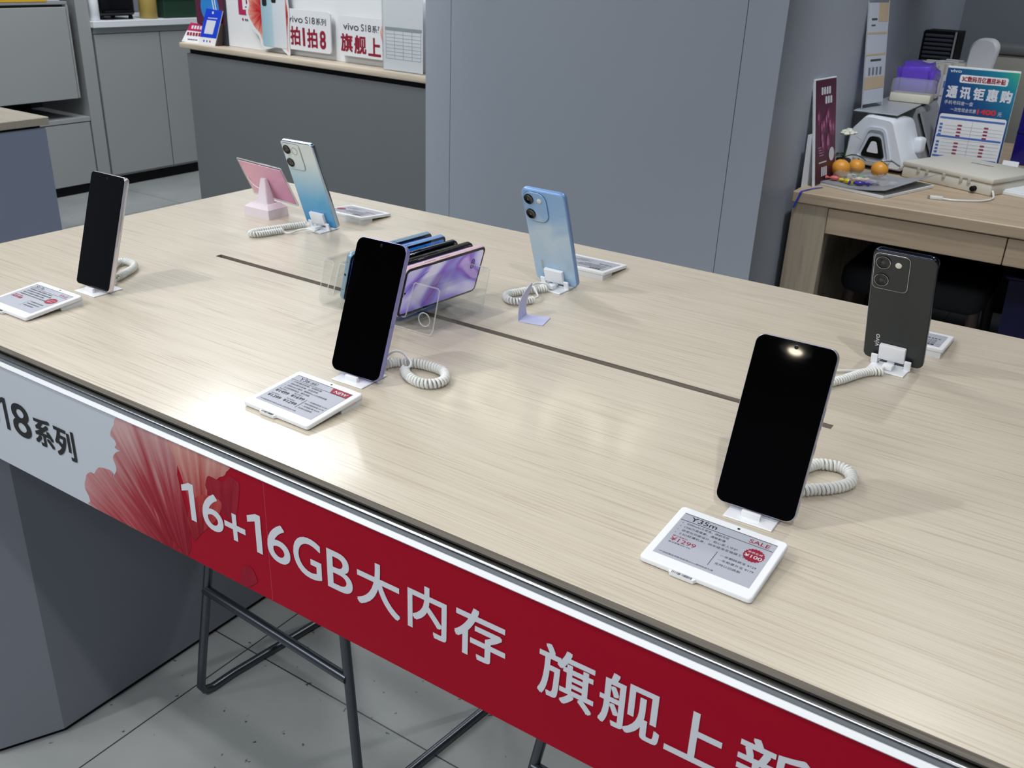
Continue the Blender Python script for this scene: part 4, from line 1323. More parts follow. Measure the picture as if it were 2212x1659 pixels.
# shift the board right of the flower
for c in t.children:
    if c.name.startswith('board'): c.location.x += .255
cut = [(p_.x, p_.y) for p_ in spline([(.10, .022, 0), (.082, .06, 0), (.045, .085, 0), (.012, .13, 0), (.006, .16, 0), (.018, .19, 0), (.012, .225, 0), (.028, .26, 0), (.05, .33, 0), (.29, .33, 0), (.276, .26, 0), (.283, .20, 0), (.287, .15, 0), (.281, .11, 0), (.277, .06, 0), (.280, .008, 0), (.268, .0005, 0), (.246, .012, 0), (.215, .028, 0), (.17, .022, 0), (.13, .014, 0)], 4, True)]
cut = [(x, max(.0004, y)) for x, y in cut]
b = MB(); b.xf = XZ; b.prism(cut, .001, .004, WHITE_W); b.build('white_outline', t, 0)
fl = [(p_.x, p_.y) for p_ in spline([(.106, .05, 0), (.090, .075, 0), (.055, .10, 0), (.024, .138, 0), (.020, .16, 0), (.031, .185, 0), (.026, .222, 0), (.042, .258, 0), (.06, .322, 0), (.115, .322, 0), (.115, .20, 0), (.115, .10, 0)], 4, True)]
b = MB(); b.xf = XZ @ Matrix.Translation((0, 0, .0046)); b.flat(fl, FLRED); b.build('printed_petal', t, 0)
fr_ = [(p_.x, p_.y) for p_ in spline([(.245, .322, 0), (.268, .30, 0), (.269, .25, 0), (.274, .205, 0), (.279, .165, 0), (.277, .135, 0), (.272, .105, 0), (.270, .06, 0), (.270, .014, 0), (.256, .03, 0), (.245, .06, 0), (.245, .20, 0)], 4, True)]
b = MB(); b.xf = XZ @ Matrix.Translation((0, 0, .0046)); b.flat(fr_, petal_mat('cutout_petal_two', .24, .15, .09, (232, 186, 174), (206, 90, 84), (168, 30, 38), 9, 2)); b.build('printed_petal', t, 0)
b = MB(); b.xf = XZ @ Matrix.Translation((0, 0, .0052))
PHB = gradient('printed_phone', 0, .105, .27, [(0, (150, 190, 205)), (.42, (176, 206, 216)), (.5, (212, 220, 228)), (1, (224, 228, 234))], .5)
b.flat(rrect(.158, .31, .008, 4, .187, .026), PHB); b.build('pictured_phone', t, 0)
b = MB(); b.xf = XZ @ Matrix.Translation((0, 0, .0056))
for x in (.118, .178): b.flat(rrect(.030, .05, .008, 4, x + .015, .185 if x < .15 else .20), INK)
b.build('pictured_lenses', t, 0)
t = vivo_board('cutout_sign', 'white cutout sign lettered 旗舰上新, half behind the printed sheet', 1.006, .30, .148, .030,
               [('旗', .012, .080, .045, .113), ('舰', .088, .156, .042, .111), ('上', .166, .236, .040, .108), ('新', .246, .315, .038, .106)], (.028, .247, .127, .152))
b = MB(); b.xf = XZ; b.prism([(.240, .09), (.226, .13), (.240, .165), (.27, .19), (.315, .16), (.315, .002), (.270, .004), (.262, .05)], .0008, .003, WHITE_W)
b.build('white_outline', t, 0)
b = MB(); b.xf = XZ @ Matrix.Translation((0, 0, .0036)); b.flat([(.246, .10), (.236, .132), (.248, .16), (.272, .18), (.31, .16), (.31, .02), (.274, .012), (.266, .06)], petal_mat('cutout_petal_three', .30, .09, .08, (232, 186, 174), (210, 100, 92), (170, 30, 40), 9, 2)); b.build('printed_petal', t, 0)
t = on_counter('acrylic_sheet_holder', 'clear acrylic holder with a printed table sheet against the grey pillar', 'sheet holder', 1.283, .030, .950)
b = MB(); b.box(0, .205, -.002, .001, 0, .31, ACRYL); b.build('acrylic_front', t, 0)
b = MB(); b.box(0, .205, .0014, .0022, .004, .305, PAPER); b.build('printed_sheet', t, 0)
b = MB()
for k in range(9): b.box(.015, .195, .0008, .0013, .045 + .0125 * k, .0460 + .0125 * k, mat('print_pale', (148, 152, 158), .6, vary=0))
for k in range(5): b.box(.015 + .045 * k, .016 + .045 * k, .0008, .0013, .045, .145, mat('print_pale', (148, 152, 158), .6, vary=0))
b.box(.012, .20, .0008, .0013, .147, .157, mat('print_band', (150, 160, 160), .6, vary=0))
b.build('table_print', t, 0)
b = MB(); b.tube([(-.001, -.0005, .001), (-.001, -.0005, .31)], .0014, ACRYL_E, 6); b.build('acrylic_edge', t)
b = MB(); b.box(0, .205, -.002, .022, -.0002, .002, ACRYL_E); b.build('acrylic_foot', t, 0)
t = on_counter('wall_poster', 'crimson framed poster on the white board behind the flower sign', 'poster', .345, .0865, 1.088)
b = MB(); b.box(0, .13, -.0008, 0, 0, .16, PKR); b.build('crimson_sheet', t, 0)
b = MB(); b.box(.030, .115, -.0012, -.0009, .022, .15, PAPER); b.build('white_field', t, 0)
b = MB(); b.xf = Matrix.Translation((0, -.0016, 0)) @ XZ
b.flat(rrect(.022, .026, .005, 4, .066, .045), INK_R); b.flat(rrect(.036, .006, .001, 2, .066, .030), INK_D); b.build('printed_mark', t, 0)
b = MB(); b.xf = Matrix.Translation((0, -.0016, 0)) @ XZ
b.flat(circ(.026, -.018, .0055, 14), PKR)
for k in range(6): b.flat(rrect(.008, .008, .001, 2, .044 + .0115 * k, -.023), INK_D)
b.build('caption', t, 0)
t = on_counter('pink_card_stand', 'crimson and white leaning card at the left end of the counter shelf', 'card stand', -.030, .030, .951, 22, 6)
b = MB(); b.xf = XZ; b.prism([(.01, 0), (.150, -.002), (.185, .085), (.045, .088)], -.004, 0, PAPER); b.build('card', t, 0)
b = MB(); b.xf = XZ @ Matrix.Translation((0, 0, .0005)); b.flat([(.0305, .052), (.171, .050), (.185, .085), (.045, .088)], PKR); b.build('crimson_band', t, 0)
b = MB(); b.xf = XZ @ Matrix.Translation((0, 0, .0009))
for k in range(6): b.box(.058 + .018 * k, .070 + .018 * k, .061, .076, 0, .0002, INK_W)
for k in range(6): b.box(.036 + .019 * k, .050 + .019 * k, .030, .045, 0, .0002, INK_R)
for k in range(6): b.box(.048 + .011 * k, .056 + .011 * k, .010, .015, 0, .0002, INK_D)
b.build('print', t, 0)
BLU = mat('vivid_blue_print', (20, 62, 206), .45)
t = on_counter('blue_card_stand', 'blue payment card with a blank white square leaning on the counter shelf', 'card stand', .120, .022, .9505, 13, 4)
b = MB(); b.xf = XZ; b.prism([(0, 0), (.110, .0), (.142, .150), (.034, .155)], -.004, 0, PAPER); b.build('card', t, 0)
b = MB(); b.xf = XZ @ Matrix.Translation((0, 0, .0005)); b.flat([(.0085, .032), (.116, .032), (.142, .150), (.034, .155)], BLU); b.build('blue_field', t, 0)
b = MB(); b.xf = XZ @ Matrix.Translation((0, 0, .0009)); b.flat([(.032, .048), (.090, .048), (.106, .106), (.046, .106)], INK_W)
for k in range(7): b.box(.052 + .009 * k, .058 + .009 * k, .113, .118, 0, .0002, INK_W)
b.flat(circ(.081, .139, .006, 14), INK_W)
b.build('white_square', t, 0)
b = MB(); b.xf = XZ @ Matrix.Translation((0, 0, .0009))
for k, c in enumerate((BLU, mat('green_print', (40, 140, 90), .5), PKR)): b.flat(circ(.036 + .020 * k, .017, .005, 12), c)
b.build('round_marks', t, 0)
b = MB(); b.xf = XZ; b.prism([(.08, .002), (.118, .002), (.132, .10)], -.034, -.006, BROWN); b.build('rear_strut', t, 0)
t = on_counter('leaflet_holder', 'dark leaflet holder with a blue disc behind the blue card', 'leaflet holder', .055, .068, .950)
b = MB(); b.box(0, .205, .004, .018, 0, .26, mat('dark_leaflet', (44, 44, 52), .4), .002, 1); b.build('holder', t, 0)
b = MB(); b.xf = Matrix.Translation((0, .0032, 0)) @ XZ
b.flat([(.0, .085), (.205, .085), (.205, .26), (.0, .26)], mat('leaflet_plum', (92, 34, 62), .5)); b.build('leaflet', t, 0)
b = MB(); b.xf = Matrix.Translation((0, .0026, 0)) @ XZ
b.flat(circ(.105, .155, .066, 36), mat('disc_blue', (44, 136, 210), .5, vary=0)); b.build('blue_disc', t, 0)
b = MB(); b.tube([(.150, .0, .095), (.128, .0, .20)], .0022, WHITE_P, 6); b.build('white_strap', t)
b = MB(); b.tube([(.163, .0, .095), (.146, .0, .20)], .0022, WHITE_P, 6); b.build('white_strap', t)

# ================================================================ SERVICE DESK AND WHAT STANDS ON IT
DX0, DX1, DY0, DY1, DH = -.842, 1.25, 2.863, 4.38, .75
dk = thing('service_desk', 'oak service desk with drawers to the right of the grey pillar', 'desk', (DX0, DY0, 0))
DW, DD = DX1 - DX0, DY1 - DY0
b = MB(); b.box(0, DW, 0, DD, DH - .034, DH, WOOD_D, .003, 1); b.build('desktop', dk, 0)
b = MB(); b.box(.003, .112, .008, .06, 0, DH - .034, WOOD_V, .002, 1); b.build('front_post', dk, 0)
b = MB(); b.box(.003, .035, .06, DD, 0, DH - .034, WOOD_V); b.build('side_panel', dk, 0)
b = MB(); b.box(DW - .04, DW - .003, .008, DD, 0, DH - .034, WOOD_V); b.build('side_panel', dk, 0)
b = MB(); b.box(.114, DW - .04, .03, .5, DH - .115, DH - .036, mat('drawer_box', (96, 84, 70), .7)); b.build('drawer_case', dk, 0)
for x0, x1 in ((.1135, .6055), (.6085, 1.10), (1.103, 1.60)):
    b = MB(); b.box(x0, x1, .008, .028, DH - .114, DH - .038, WOOD_D, .0015, 1); b.build('drawer_front', dk, 0)
b = MB(); b.box(.04, DW - .04, DD - .03, DD - .01, .05, DH - .034, mat('modesty_panel', (66, 62, 60), .7)); b.build('modesty_panel', dk, 0)

DZ = DH + .0006
# maroon sign board with a white easel back
yw = math.atan2(3.129 - 2.962, -.831 + .866)
t = thing('maroon_sign', 'maroon flower poster board standing at the left corner of the desk', 'sign', (-.812, 2.962, DZ), (0, 0, R_(72)))
t.location = (-.806, 2.957, DZ)
t.rotation_euler = (R_(-9.5), 0, R_(84))
b = MB(); b.box(0, .165, 0, .008, 0, .318, WHITE_P, .001, 1); b.build('board', t, 0)
MAR = gradient('maroon_print', 2, 0, .32, [(0, (48, 8, 26)), (.35, (84, 22, 52)), (.62, (96, 26, 58)), (1, (74, 14, 42))], .4)
b = MB(); b.box(.004, .161, -.0008, 0, .003, .314, MAR); b.build('maroon_print', t, 0)
b = MB(); b.xf = Matrix.Translation((0, -.0012, 0)) @ XZ
rnd = random.Random(3)
BULB = mat('bulb_pink', (190, 120, 158), .4, vary=.1); BULB2 = mat('bulb_plum', (126, 44, 88), .4, vary=.1)
for k in range(13):
    x = .025 + .115 * rnd.random(); y = .115 + .105 * rnd.random()
    b.flat([(x + .013 * math.cos(2 * PI * i / 16), y + .022 * math.sin(2 * PI * i / 16)) for i in range(16)], BULB2, k * .00005)
    b.flat([(x - .003 + .005 * math.cos(2 * PI * i / 12), y + .003 + .011 * math.sin(2 * PI * i / 12)) for i in range(12)], BULB, .0007 + k * .00005)
b.build('printed_bulbs', t, 0)
b = MB(); b.xf = Matrix.Translation((0, -.0012, 0)) @ XZ
for i, n in enumerate((4, 3)):
    for k in range(n): b.flat(rrect(.014, .022, .003, 2, .052 + i * .03 + .019 * k, .270 - .028 * i), INK_W)
for k in range(4): b.flat(rrect(.050 - .006 * k, .0035, .001, 2, .05, .112 - .008 * k), mat('pink_line', (176, 130, 150), .5, vary=0))
for k in range(3): b.flat(rrect(.012, .028, .002, 2, .055 + .016 * k, .025), INK_W)
b.flat(rrect(.06, .004, .001, 2, .06, .066), INK_W)
b.build('printed_text', t, 0)
b = MB(); b.xf = Matrix.Translation((0, -.0016, 0)) @ XZ; b.flat(circ(.128, .086, .021, 24), INK_W); b.build('white_badge', t, 0)
b = MB()
b.add([(-.022, .008, .16), (.12, .008, .16), (.12, .026, .004), (-.030, .026, .004), (-.022, .012, .16), (.12, .012, .16), (.12, .030, .004), (-.030, .030, .004)], [(0, 1, 2, 3), (7, 6, 5, 4), (0, 4, 5, 1), (1, 5, 6, 2), (2, 6, 7, 3), (3, 7, 4, 0)], WHITE_P)
b.build('easel_back', t, 0)
t = thing('white_flower', 'small white flower with dark leaves behind the maroon sign', 'flower', (-.800, 3.225, DZ))
b = MB(); b.lathe([(.020, 0), (.022, .004), (.024, .05), (.020, .052), (.0001, .045)], (0, 0, 0), mat('dark_pot', (44, 44, 40), .6), 16); b.build('pot', t, 50)
b = MB(); b.tube(spline([(0, 0, .045), (.004, 0, .09), (.0, 0, .125)], 5), .0018, mat('stem_green', (62, 84, 48), .6)); b.build('stem', t)
b = MB()
rnd = random.Random(9)
for k in range(22):
    a = k * 2.4; r_ = .004 + .0009 * k
    b.ball((r_ * math.cos(a), r_ * math.sin(a), .135 + .012 * rnd.random() - .0004 * k), .0075, mat('petal_white', (224, 224, 212), .6), (1, 1, .55), 2)
b.build('blossom', t)
for k, (a, l) in enumerate(((.3, .07), (2.4, .05), (4.2, .06))):
    b = MB()
    ca, sa = math.cos(a), math.sin(a)
    g = []
    for i in range(7):
        u = i / 6; wd = .011 * math.sin(PI * min(.98, u + .06))
        cx_, cz_ = l * u, .055 + .045 * u - .05 * u * u
        g.append([(ca * cx_ - sa * wd * s_, sa * cx_ + ca * wd * s_, cz_ + e_) for s_, e_ in ((-1, 0), (0, -.002), (1, 0), (1, .0008), (0, -.001), (-1, .0008))])
    b.rings(g, mat('leaf_green', (50, 66, 40), .5)); b.build('leaf', t, 60)

# magazines
t = thing('magazine', 'grey magazine with a curling cover under the fruit bag', 'magazine', (-.806, 3.004, DZ), (0, 0, R_(-17)))
b = MB(); b.box(0, .222, 0, .295, 0, .009, PAPER, .001, 1); b.build('pages', t, 0)
MAG = mat('magazine_grey', (150, 153, 160), .35)
g = []
for i in range(11):
    u = i / 10; lift = .028 * max(0, u - .45) ** 1.6 * 3
    g.append([(u * .225, -.001, .0098 + lift * .5), (u * .225, .297, .0098 + lift), (u * .225, .297, .0106 + lift), (u * .225, -.001, .0106 + lift * .5)])
b = MB(); b.rings(g, MAG); b.build('cover', t, 60)
b = MB(); b.box(-.0015, .0005, 0, .295, 0, .0098, mat('spine_blue', (60, 80, 170), .5)); b.build('spine', t, 0)
o_ = thing('blue_ribbon', 'blue ribbon hanging over the front edge of the desk', 'ribbon', (-.800, 2.955, DZ))
b = MB()
pth = spline([(.018, .010, .0016), (.0, -.03, .0018), (-.012, -.078, .0018), (-.016, -.0955, .0005), (-.019, -.097, -.012), (-.026, -.097, -.032), (-.032, -.0965, -.050)], 6)
g = []
for p_ in pth: g.append([(p_.x - .003, p_.y, p_.z + .0), (p_.x + .003, p_.y, p_.z), (p_.x + .003, p_.y - .0003, p_.z + .0006), (p_.x - .003, p_.y - .0003, p_.z + .0006)])
b.rings(g, mat('ribbon_blue', (44, 70, 196), .5)); b.build('ribbon_strip', o_, 60)

# oranges and wrapped sweets
MZ = DZ + .0115
ORG = mat('orange_peel', (228, 158, 58), .4, bump=.25, nscale=420, vary=.05)
for i, (x, y, r_, lb) in enumerate(((-.775, 3.110, .029, 'leftmost orange beside the maroon sign'), (-.745, 3.185, .026, 'orange just behind the leftmost one'), (-.668, 3.165, .0265, 'right hand orange in front of the white machine'))):
    t = thing('orange', lb, 'orange', (x, y, MZ + (.006 if i == 2 else .001)), group='oranges on the desk')
    b = MB(); b.ball((0, 0, r_ * .95), r_, ORG, (1, 1, .95), 4); b.build('peel', t, 80)
    b = MB(); b.lathe([(.003, 0), (.003, .002), (.0012, .003), (.0001, .003)], (.002, 0, r_ * 1.885), mat('stem_green', (62, 84, 48)), 8); b.build('stem_end', t)
    if i == 2:
        b = MB(); b.rings([[( .004 + .035 * u, .010 * math.sin(PI * min(.97, u + .05)) * s_, r_ * 1.9 + .012 * u - .010 * u * u + e_) for s_, e_ in ((-1, 0), (1, 0), (1, .0006), (-1, .0006))] for u in [k / 6 for k in range(7)]], mat('leaf_green', (50, 66, 40))); b.build('leaf', t, 60)
def sweet(x, y, c, lb, ln=.026, rot=0, z=0.0):
    t = thing('wrapped_sweet', lb, 'sweet', (x, y, MZ + z), (0, 0, R_(rot)), 'wrapped sweets on the magazine')
    m_ = mat('wrapper_' + '_'.join(str(k) for k in c), c, .25, vary=.1)
    b = MB(); b.ball((0, 0, .008), .0085, m_, (ln / .017, 1, .85), 3); b.build('wrapped_body', t, 80)
    for s_ in (-1, 1):
        b = MB(); b.rings([[(s_ * (ln * .48 + .013 * u), (.002 + .008 * u) * math.cos(a) , .008 + (.0015 + .004 * u) * math.sin(a) + .001 * math.sin(9 * a) * u) for a in [2 * PI * k / 14 for k in range(14)]] for u in (0, .5, 1)], m_); b.build('twisted_end', t, 80)
sweet(-.772, 3.045, (220, 110, 110), 'red wrapped sweet nearest the maroon sign', .030, 8)
sweet(-.728, 3.028, (220, 200, 40), 'yellow wrapped sweet at the front of the magazine', .024, -25)
sweet(-.690, 3.022, (60, 50, 150), 'purple wrapped sweet beside the yellow one', .036, 12)
sweet(-.668, 3.052, (74, 60, 160), 'second purple wrapped sweet, behind the first', .034, 30)
sweet(-.705, 3.085, (226, 190, 160), 'pale wrapped sweet among the fruit', .030, 40)
sweet(-.712, 3.125, (60, 140, 90), 'green wrapped sweet between the oranges', .026, -15, .002)
t = thing('plastic_bag', 'crumpled clear plastic bag lying open round the fruit', 'bag', (-.705, 3.095, MZ))
bm = bmesh.new(); bmesh.ops.create_icosphere(bm, subdivisions=4, radius=1.0)
rnd = random.Random(4)
from mathutils import noise as mnoise
for v in bm.verts:
    nz = mnoise.noise(v.co * 3.1) * .22
    v.co = Vector((v.co.x * (.085 + .02 * nz), v.co.y * (.062 + .03 * nz), max(.001, .012 + v.co.z * .026 * (1 + nz))))
bmesh.ops.delete(bm, geom=[f for f in bm.faces if f.calc_center_median().z > .030], context='FACES')
b = MB(); b.bm(bm, clear('crinkled_film', (.95, .94, .95), .16, 1.4)); b.build('film', t, 80)
bm = bmesh.new(); bmesh.ops.create_grid(bm, x_segments=14, y_segments=6, size=1)
for v in bm.verts:
    v.co = Vector((.075 + v.co.x * .045, -.055 + v.co.y * .022, .012 + .010 * mnoise.noise(v.co * 2.3) + .006 * abs(v.co.x)))
b = MB(); b.bm(bm, MATS['crinkled_film']); b.build('loose_end', t, 80)

# white machine with the black ring on its front
t = thing('white_machine', 'white wedge shaped office machine with a black rounded triangle on its front', 'machine', (-.738, 3.375, DZ), (0, 0, R_(-14)))
WH = mat('gloss_white_plastic', (226, 230, 238), .25, vary=.01)
def rpoly(P_, r, n=5):
    out = []
    k = len(P_)
    for i in range(k):
        a, c, d = Vector(P_[i - 1]), Vector(P_[i]), Vector(P_[(i + 1) % k])
        u, w = (a - c).normalized(), (d - c).normalized()
        p0, p1 = c + u * r, c + w * r
        for j in range(n + 1):
            q_ = j / n
            out.append(tuple((1 - q_) ** 2 * p0 + 2 * q_ * (1 - q_) * c + q_ ** 2 * p1))
    return out
front = [(-.108, .012), (.108, .012), (.112, .035), (.048, .172), (-.050, .178), (-.100, .120)]
def ring3(P_, y, r): return [(p_[0], y, p_[1]) for p_ in rpoly(P_, r)]
def scl(P_, fx, fz, cx=0, cz=.09): return [(cx + (p_[0] - cx) * fx, cz + (p_[1] - cz) * fz) for p_ in P_]
b = MB()
b.rings([ring3(scl(front, .92, .92), -.010, .014), ring3(front, .0, .016), ring3(scl(front, 1.0, 1.0), .07, .016), ring3(scl(front, .95, .95), .135, .016), ring3(scl(front, .86, .88), .15, .016)], WH)
b.build('housing', t, 35)
b = MB(); b.box(-.085, .085, .02, .13, 0, .03, GREY_D); b.build('base_foot', t, 0)
inner = [(-.072, .030), (.070, .030), (.028, .142), (-.034, .142)]
b = MB()
b.rings([ring3(inner, -.0095, .018), ring3(inner, -.0155, .018), ring3(scl(inner, .82, .84, 0, .082), -.0158, .016), ring3(scl(inner, .78, .80, 0, .082), -.0110, .016)], mat('pale_face', (206, 212, 224), .3, vary=.01))
b.build('raised_face', t, 35)
tri = [(-.043, .044), (.042, .044), (.016, .112), (-.020, .112)]
b = MB(); b.rings([ring3(tri, -.0108, .012), ring3(tri, -.0190, .012), ring3(scl(tri, .94, .94, 0, .078), -.0205, .011)], BLACK_M); b.build('black_ring', t, 40)
b = MB(); b.rings([ring3(scl(tri, .52, .56, 0, .078), -.0195, .007), ring3(scl(tri, .50, .54, 0, .078), -.0215, .007)], WH); b.build('white_button', t, 40)
b = MB(); b.box(.080, .112, .085, .130, .060, .115, WH, .012, 3); b.build('side_knob', t)

# grey dot-matrix printer
PRG = mat('printer_grey', (140, 144, 150), .4)
t = thing('desk_printer', 'grey printer with a sloping top standing behind the white machine', 'printer', (-.60, 4.07, DZ), (0, 0, 0))
prof_ = [(-.225, 0), (.0, 0), (-.075, .165), (-.085, .178), (-.225, .182)]
b = MB(); b.rings([[(x, y, z) for x, z in prof_] for y in (-.40, .0)], PRG); b.build('printer_body', t, 0)
b = MB(); b.rings([[(x, y, z) for x, z in ((-.002, .006), (.004, .006), (-.070, .172), (-.078, .172))] for y in (-.413, -.400)], PRG); b.build('front_strut', t, 0)
b = MB(); b.rings([[(x, y, z) for x, z in ((-.012, .010), (-.003, .010), (-.072, .162), (-.082, .162))] for y in (-.406, -.4005)], GREY_D); b.build('dark_side', t, 0)
b = MB(); b.box(-.236, -.09, -.685, -.01, .182, .1865, mat('printer_lid', (168, 172, 178), .3), .002, 1); b.build('lid', t, 0)
PT = DZ + .1875
t = thing('acrylic_sign_tower', 'tall narrow acrylic sign standing on the grey printer lid', 'sign', (-.812, 3.500, PT), (R_(-7.3), 0, R_(79)))
b = MB(); b.box(-.078, .078, -.008, .008, 0, .34, ACRYL); b.build('acrylic_block', t, 0)
b = MB(); b.box(-.074, .074, -.0092, -.0084, .012, .334, mat('sign_paper', (206, 212, 226), .5)); b.build('printed_sheet', t, 0)
b = MB(); b.xf = Matrix.Translation((0, -.0096, 0)) @ XZ
SAND = mat('sand_print', (206, 186, 158), .6, vary=.04)
b.box(-.074, .074, .060, .100, 0, .0002, SAND); b.box(-.074, .074, .168, .174, 0, .0002, SAND); b.box(-.074, .074, .236, .242, 0, .0002, SAND); b.box(.0, .074, .275, .334, 0, .0002, SAND)
b.build('sand_bands', t, 0)
b = MB(); b.xf = Matrix.Translation((0, -.0099, 0)) @ XZ
b.box(-.05, -.01, .28, .286, 0, .0002, INK_D); b.box(-.05, -.02, .262, .266, 0, .0002, INK_D); b.box(-.04, .04, .150, .156, 0, .0002, INK_D)
for k in range(4): b.box(-.05 + .028 * k, -.036 + .028 * k, .105, .130, 0, .0002, mat('print_slate', (120, 130, 150), .6, vary=0))
b.build('print_lines', t, 0)
for x_ in (-.078, .078):
    b = MB(); b.tube([(x_, -.008, 0), (x_, -.008, .34)], .0016, ACRYL_E, 6); b.build('acrylic_edge', t)
PUR = mat('purple_film', (112, 80, 214), .3, bump=.3, nscale=60, vary=.08)
t = thing('tissue_pack', 'purple wrapped tissue pack on the grey printer lid', 'tissue pack', (-.752, 3.90, PT))
bm = bmesh.new(); bmesh.ops.create_cube(bm, size=1)
bmesh.ops.bevel(bm, geom=bm.edges[:], offset=.16, segments=3, affect='EDGES')
bmesh.ops.subdivide_edges(bm, edges=bm.edges[:], cuts=2, use_grid_fill=True)
for v in bm.verts:
    nz = mnoise.noise(v.co * 4) * .06
    v.co = Vector((v.co.x * (.135 + nz * .2), v.co.y * .14 * (1 + nz), max(0, .062 + v.co.z * (.124 + nz * .5))))
b = MB(); b.bm(bm, PUR); b.build('wrapping', t, 80)
t = thing('clear_box', 'clear plastic box half full of pale sachets, before the purple pack', 'box', (-.735, 3.77, PT))
b = MB(); b.box(-.072, .072, -.035, .040, .030, .078, clear('cloudy_plastic', (.95, .95, .97), .18), .008, 2); b.build('lid', t)
b = MB(); b.box(-.070, .070, -.033, .038, 0, .030, mat('pale_sachets', (226, 222, 204), .6), .004, 2); b.build('contents', t)

# upright white folders
ORD = ('nearest of the row of upright white folders', 'second nearest upright white folder in the row', 'third nearest upright white folder in the row', 'fourth nearest upright white folder in the row', 'fifth nearest upright white folder in the row', 'last upright white folder, at the far end of the row')
for i in range(6):
    t = thing('white_folder', ORD[i], 'folder', (-.788 + .018 * i, 4.115 + .034 * i, DZ), (0, 0, R_(-8)), 'upright white folders')
    hh = .290 + .004 * (i % 3)
    b = MB(); b.box(-.060, .060, 0, .028, 0, hh, mat('folder_white', (218, 216, 208), .55), .004, 2); b.build('folder_body', t)
    b = MB(); b.box(-.040, .03, .004, .022, hh, hh + .006, PAPER, .002, 1); b.build('paper_edge', t)
t = thing('white_carton', 'white carton with a blue square label left of the blue poster', 'carton', (-.628, 3.975, DZ), (0, 0, R_(-6)))
b = MB(); b.box(-.055, .075, 0, .08, 0, .27, mat('carton_white', (214, 216, 220), .5), .004, 2); b.build('carton_body', t)
b = MB(); b.box(-.045, -.022, -.0008, 0, .225, .25, mat('label_blue', (30, 84, 180), .5)); b.build('blue_label', t, 0)
b = MB(); b.box(-.052, .072, -.0006, 0, .195, .197, INK_D); b.build('fold_line', t, 0)
t = thing('ribbed_organiser', 'black ribbed organiser stack against the wall behind the folders', 'organiser', (-.735, 4.40, 0))
b = MB(); b.box(-.065, .065, .0, .16, 0, 1.152, BLACK_M); b.build('carcass', t, 0)
for k in range(9):
    b = MB(); b.box(-.060, .052, -.008, 0, .995 + .0166 * k, 1.0065 + .0166 * k, mat('smoked_grey', (78, 82, 94), .3), .003, 1); b.build('drawer', t)
b = MB(); b.box(.055, .061, -.012, -.002, .97, 1.152, ACRYL_E); b.build('clear_rail', t, 0)
t.location = (-.793, 4.40, 0)

# blue poster
t = thing('blue_poster', 'blue promotional poster with white headline standing behind the cream box', 'poster', (-.612, 3.640, DZ), (0, 0, R_(1.5)))
BLP = bpy.data.materials.new('poster_blue_print'); BLP.use_nodes = True
_nt = BLP.node_tree; _p = _nt.nodes['Principled BSDF']; _tc = _nt.nodes.new('ShaderNodeTexCoord'); _s = _nt.nodes.new('ShaderNodeSeparateXYZ')
_nt.links.new(_tc.outputs['Object'], _s.inputs[0])
_a = _nt.nodes.new('ShaderNodeMath'); _a.operation = 'ADD'; _nt.links.new(_s.outputs[0], _a.inputs[0]); _nt.links.new(_s.outputs[2], _a.inputs[1])
_m = _nt.nodes.new('ShaderNodeMapRange'); _m.inputs['From Min'].default_value = .14; _m.inputs['From Max'].default_value = .56; _nt.links.new(_a.outputs[0], _m.inputs['Value'])
_nt.links.new(ramp(_nt, _m.outputs[0], [(0, (22, 40, 104)), (.45, (16, 70, 130)), (.8, (14, 128, 156)), (1, (60, 176, 130))]), _p.inputs['Base Color']); _p.inputs['Roughness'].default_value = .4
PW, PHH = .226, .332
b = MB(); b.box(0, PW, 0, .004, .0, PHH, PAPER, .001, 1); b.build('board', t, 0)
b = MB(); b.box(.001, PW - .001, -.0008, 0, .004, PHH - .006, BLP); b.build('blue_print', t, 0)
b = MB(); b.xf = Matrix.Translation((0, -.0014, 0)) @ XZ
b.flat(rrect(.150, .026, .006, 4, .120, .281), PAPER)
b.flat(rrect(.212, .168, .008, 4, PW / 2, .008), PAPER)
b.build('white_panels', t, 0)
b = MB(); b.xf = Matrix.Translation((0, -.0018, 0)) @ XZ
b.text('vivo', INK_W, .010, .312, w=.036, h=.010, bold=.03)
for k_, chh in enumerate('通讯钜惠购'): b.text(chh, INK_W, .012 + .0425 * k_, .229, w=.035, h=.040, bold=.035)
b.build('brand_and_headline', t, 0)
b = MB(); b.xf = Matrix.Translation((0, -.0018, 0)) @ XZ
b.text('手机号码查一查', INK_W, .012, .208, w=.092, h=.013)
b.text('一次性现金优惠', INK_W, .036, .186, w=.082, h=.013)
b.text('元', INK_W, .186, .184, w=.013, h=.013)
b.build('white_lettering', t, 0)
b = MB(); b.xf = Matrix.Translation((0, -.0020, 0)) @ XZ
b.text('3C数码百亿惠民补贴', INK_R, .052, .285, w=.136, h=.018, bold=.03)
b.text('1400', mat('ink_red', (210, 50, 50), .5, vary=0), .122, .184, w=.058, h=.018, bold=.05)
for cx_ in (.078, .162):
    for k in range(4):
        b.flat(rrect(.014, .006, .001, 2, cx_, .138 - .0115 * k), INK_R); b.flat(rrect(.014, .006, .001, 2, cx_, .078 - .0115 * k), INK_R)
b.build('red_lettering', t, 0)
b = MB(); b.xf = Matrix.Translation((0, -.0020, 0)) @ XZ
LB_ = mat('table_blue', (70, 110, 190), .5, vary=0)
for z_ in (.160, .098, .030): b.box(.010, PW - .010, z_, z_ + .006, 0, .0002, LB_)
for k in range(4):
    b.flat(rrect(.010, .007, .001, 2, .018, .137 - .0115 * k), LB_); b.flat(rrect(.010, .007, .001, 2, .018, .077 - .0115 * k), LB_)
